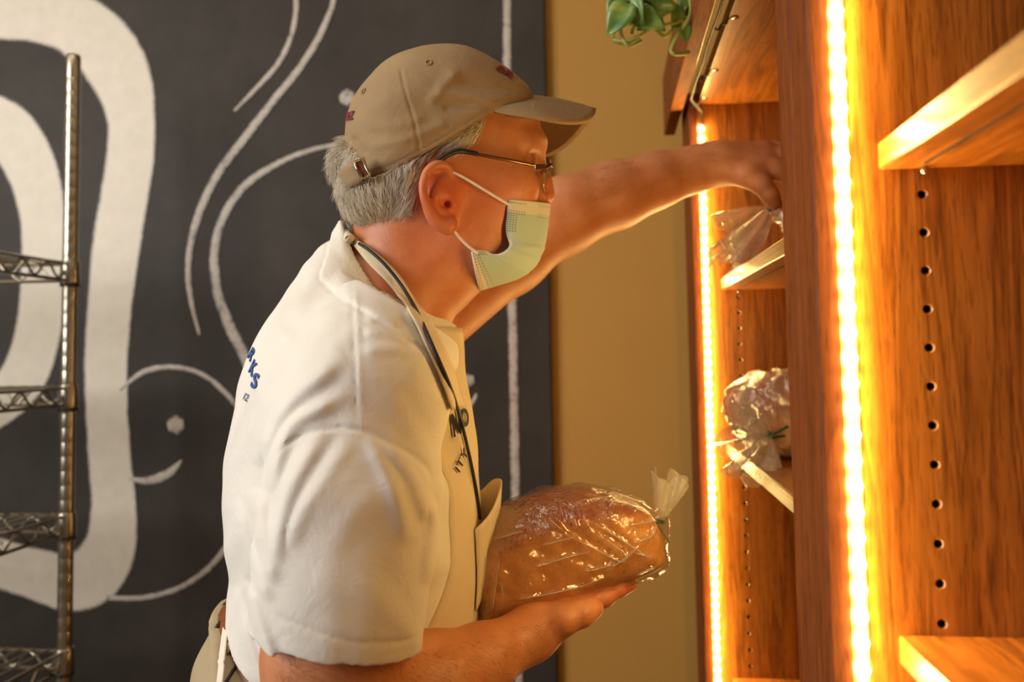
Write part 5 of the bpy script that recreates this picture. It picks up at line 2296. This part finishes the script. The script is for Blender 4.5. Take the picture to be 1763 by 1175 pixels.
# ---- bagged loaves on the far shelves
def shelf_loaf(label, c, half, neck, mouths, tie, seed, tone):
    r = np.random.default_rng(seed)
    c = np.asarray(c, float)
    org = np.array([c[0], c[1], c[2] - half[2]])
    root = tag(empty('bread_loaf', org), label, 'bread', 'bagged loaves on the far shelves')

    def f(x, y, z, off=0.0):
        q = (np.abs((x - c[0]) / (half[0] + off)) ** 3 + np.abs((y - c[1]) / (half[1] + off)) ** 3 + np.abs((z - c[2]) / (half[2] + off)) ** 3) ** (1 / 3)
        return (q - 1) * min(half)
    lo, hi = c - np.array(half) - 0.02, c + np.array(half) + 0.02
    V, Q = surf(lambda x, y, z: f(x, y, z) - 0.001 * np.sin(x * 90 + y * 60) * np.sin(z * 90), lo, hi, 0.004)
    o = mk('loaf', V - org, Q, M['bread'], root)
    attr(o, 'crust', np.clip((V[:, 2] - c[2]) / (half[2] * 0.3) + tone, 0, 1))
    nk = np.asarray(neck, float)
    end = np.array([c[0] - half[0] * 0.8, c[1], c[2] + half[2] * 0.2])

    def bf(x, y, z):
        d = f(x, y, z, 0.0025)
        # the bag reaches the shelf it lies on and tapers to its tie
        d = smin(d, chain(x, y, z, [(end, min(half) * 0.62), (end * 0.4 + nk * 0.6, min(half) * 0.30), (nk, 0.004)], 0.01), 0.02)
        d = d - 0.003 * np.sin(x * 90 + 70 * z + 3 * np.sin(z * 50 + y * 60)) * np.sin(y * 85 - z * 60 + 2 * np.sin(x * 70))
        d = d - 0.0035 * (1 - np.abs(np.sin(x * 60 - z * 95 + y * 70 + 1.6 * np.sin(z * 80 + x * 50)))) ** 3
        return np.maximum(d, (c[2] - half[2] + 0.0004) - z)
    lo = np.minimum(lo, nk - 0.02) - 0.01
    hi = np.maximum(hi, nk + 0.02) + 0.01
    V, Q = surf(bf, lo, hi, 0.0034)
    b = mk('plastic_bag', V - org, Q, M['film_shelf'], root)
    for i, (ax_, ln, sp, bend, fl) in enumerate(mouths):
        ruffle('bag_mouth', nk, np.asarray(ax_, float), ln, sp, 4, 0.6, seed + i, M['film_shelf'], b, fl, org, bend)
    twist_tie(nk - org, np.asarray(mouths[0][0], float), _n(tie[0]), _n(tie[1]), root)
    return root


n1 = P(1325, 360, 1.235)
shelf_loaf('bagged loaf on the upper far shelf, green tie by his reaching hand', (0.352, 1.235, zF[0] + 0.052), (0.092, 0.056, 0.0515), n1,
           [((-0.9, 0.2, -0.38), 0.066, 0.030, (0, 0, -0.010), 0.7), ((-0.50, -0.1, -0.86), 0.086, 0.026, (-0.022, 0, 0.0), 0.7)],
           ((-0.35, -0.1, 0.94), (0.05, -0.1, 1.0)), 21, 0.0)
n2 = P(1322, 748, 1.15)
shelf_loaf('bagged loaf overhanging the lower far shelf, its bag mouth flopped forward', (0.264, 1.245, zF[1] + 0.0585), (0.088, 0.060, 0.058), n2,
           [((-0.75, -0.45, 0.25), 0.055, 0.036, (0, 0, -0.012), 0.8), ((-0.25, -0.5, -0.80), 0.060, 0.028, (-0.012, 0, 0), 0.8)],
           ((0.9, 0.3, 0.3), (0.9, 0.3, -0.1)), 31, 0.4)
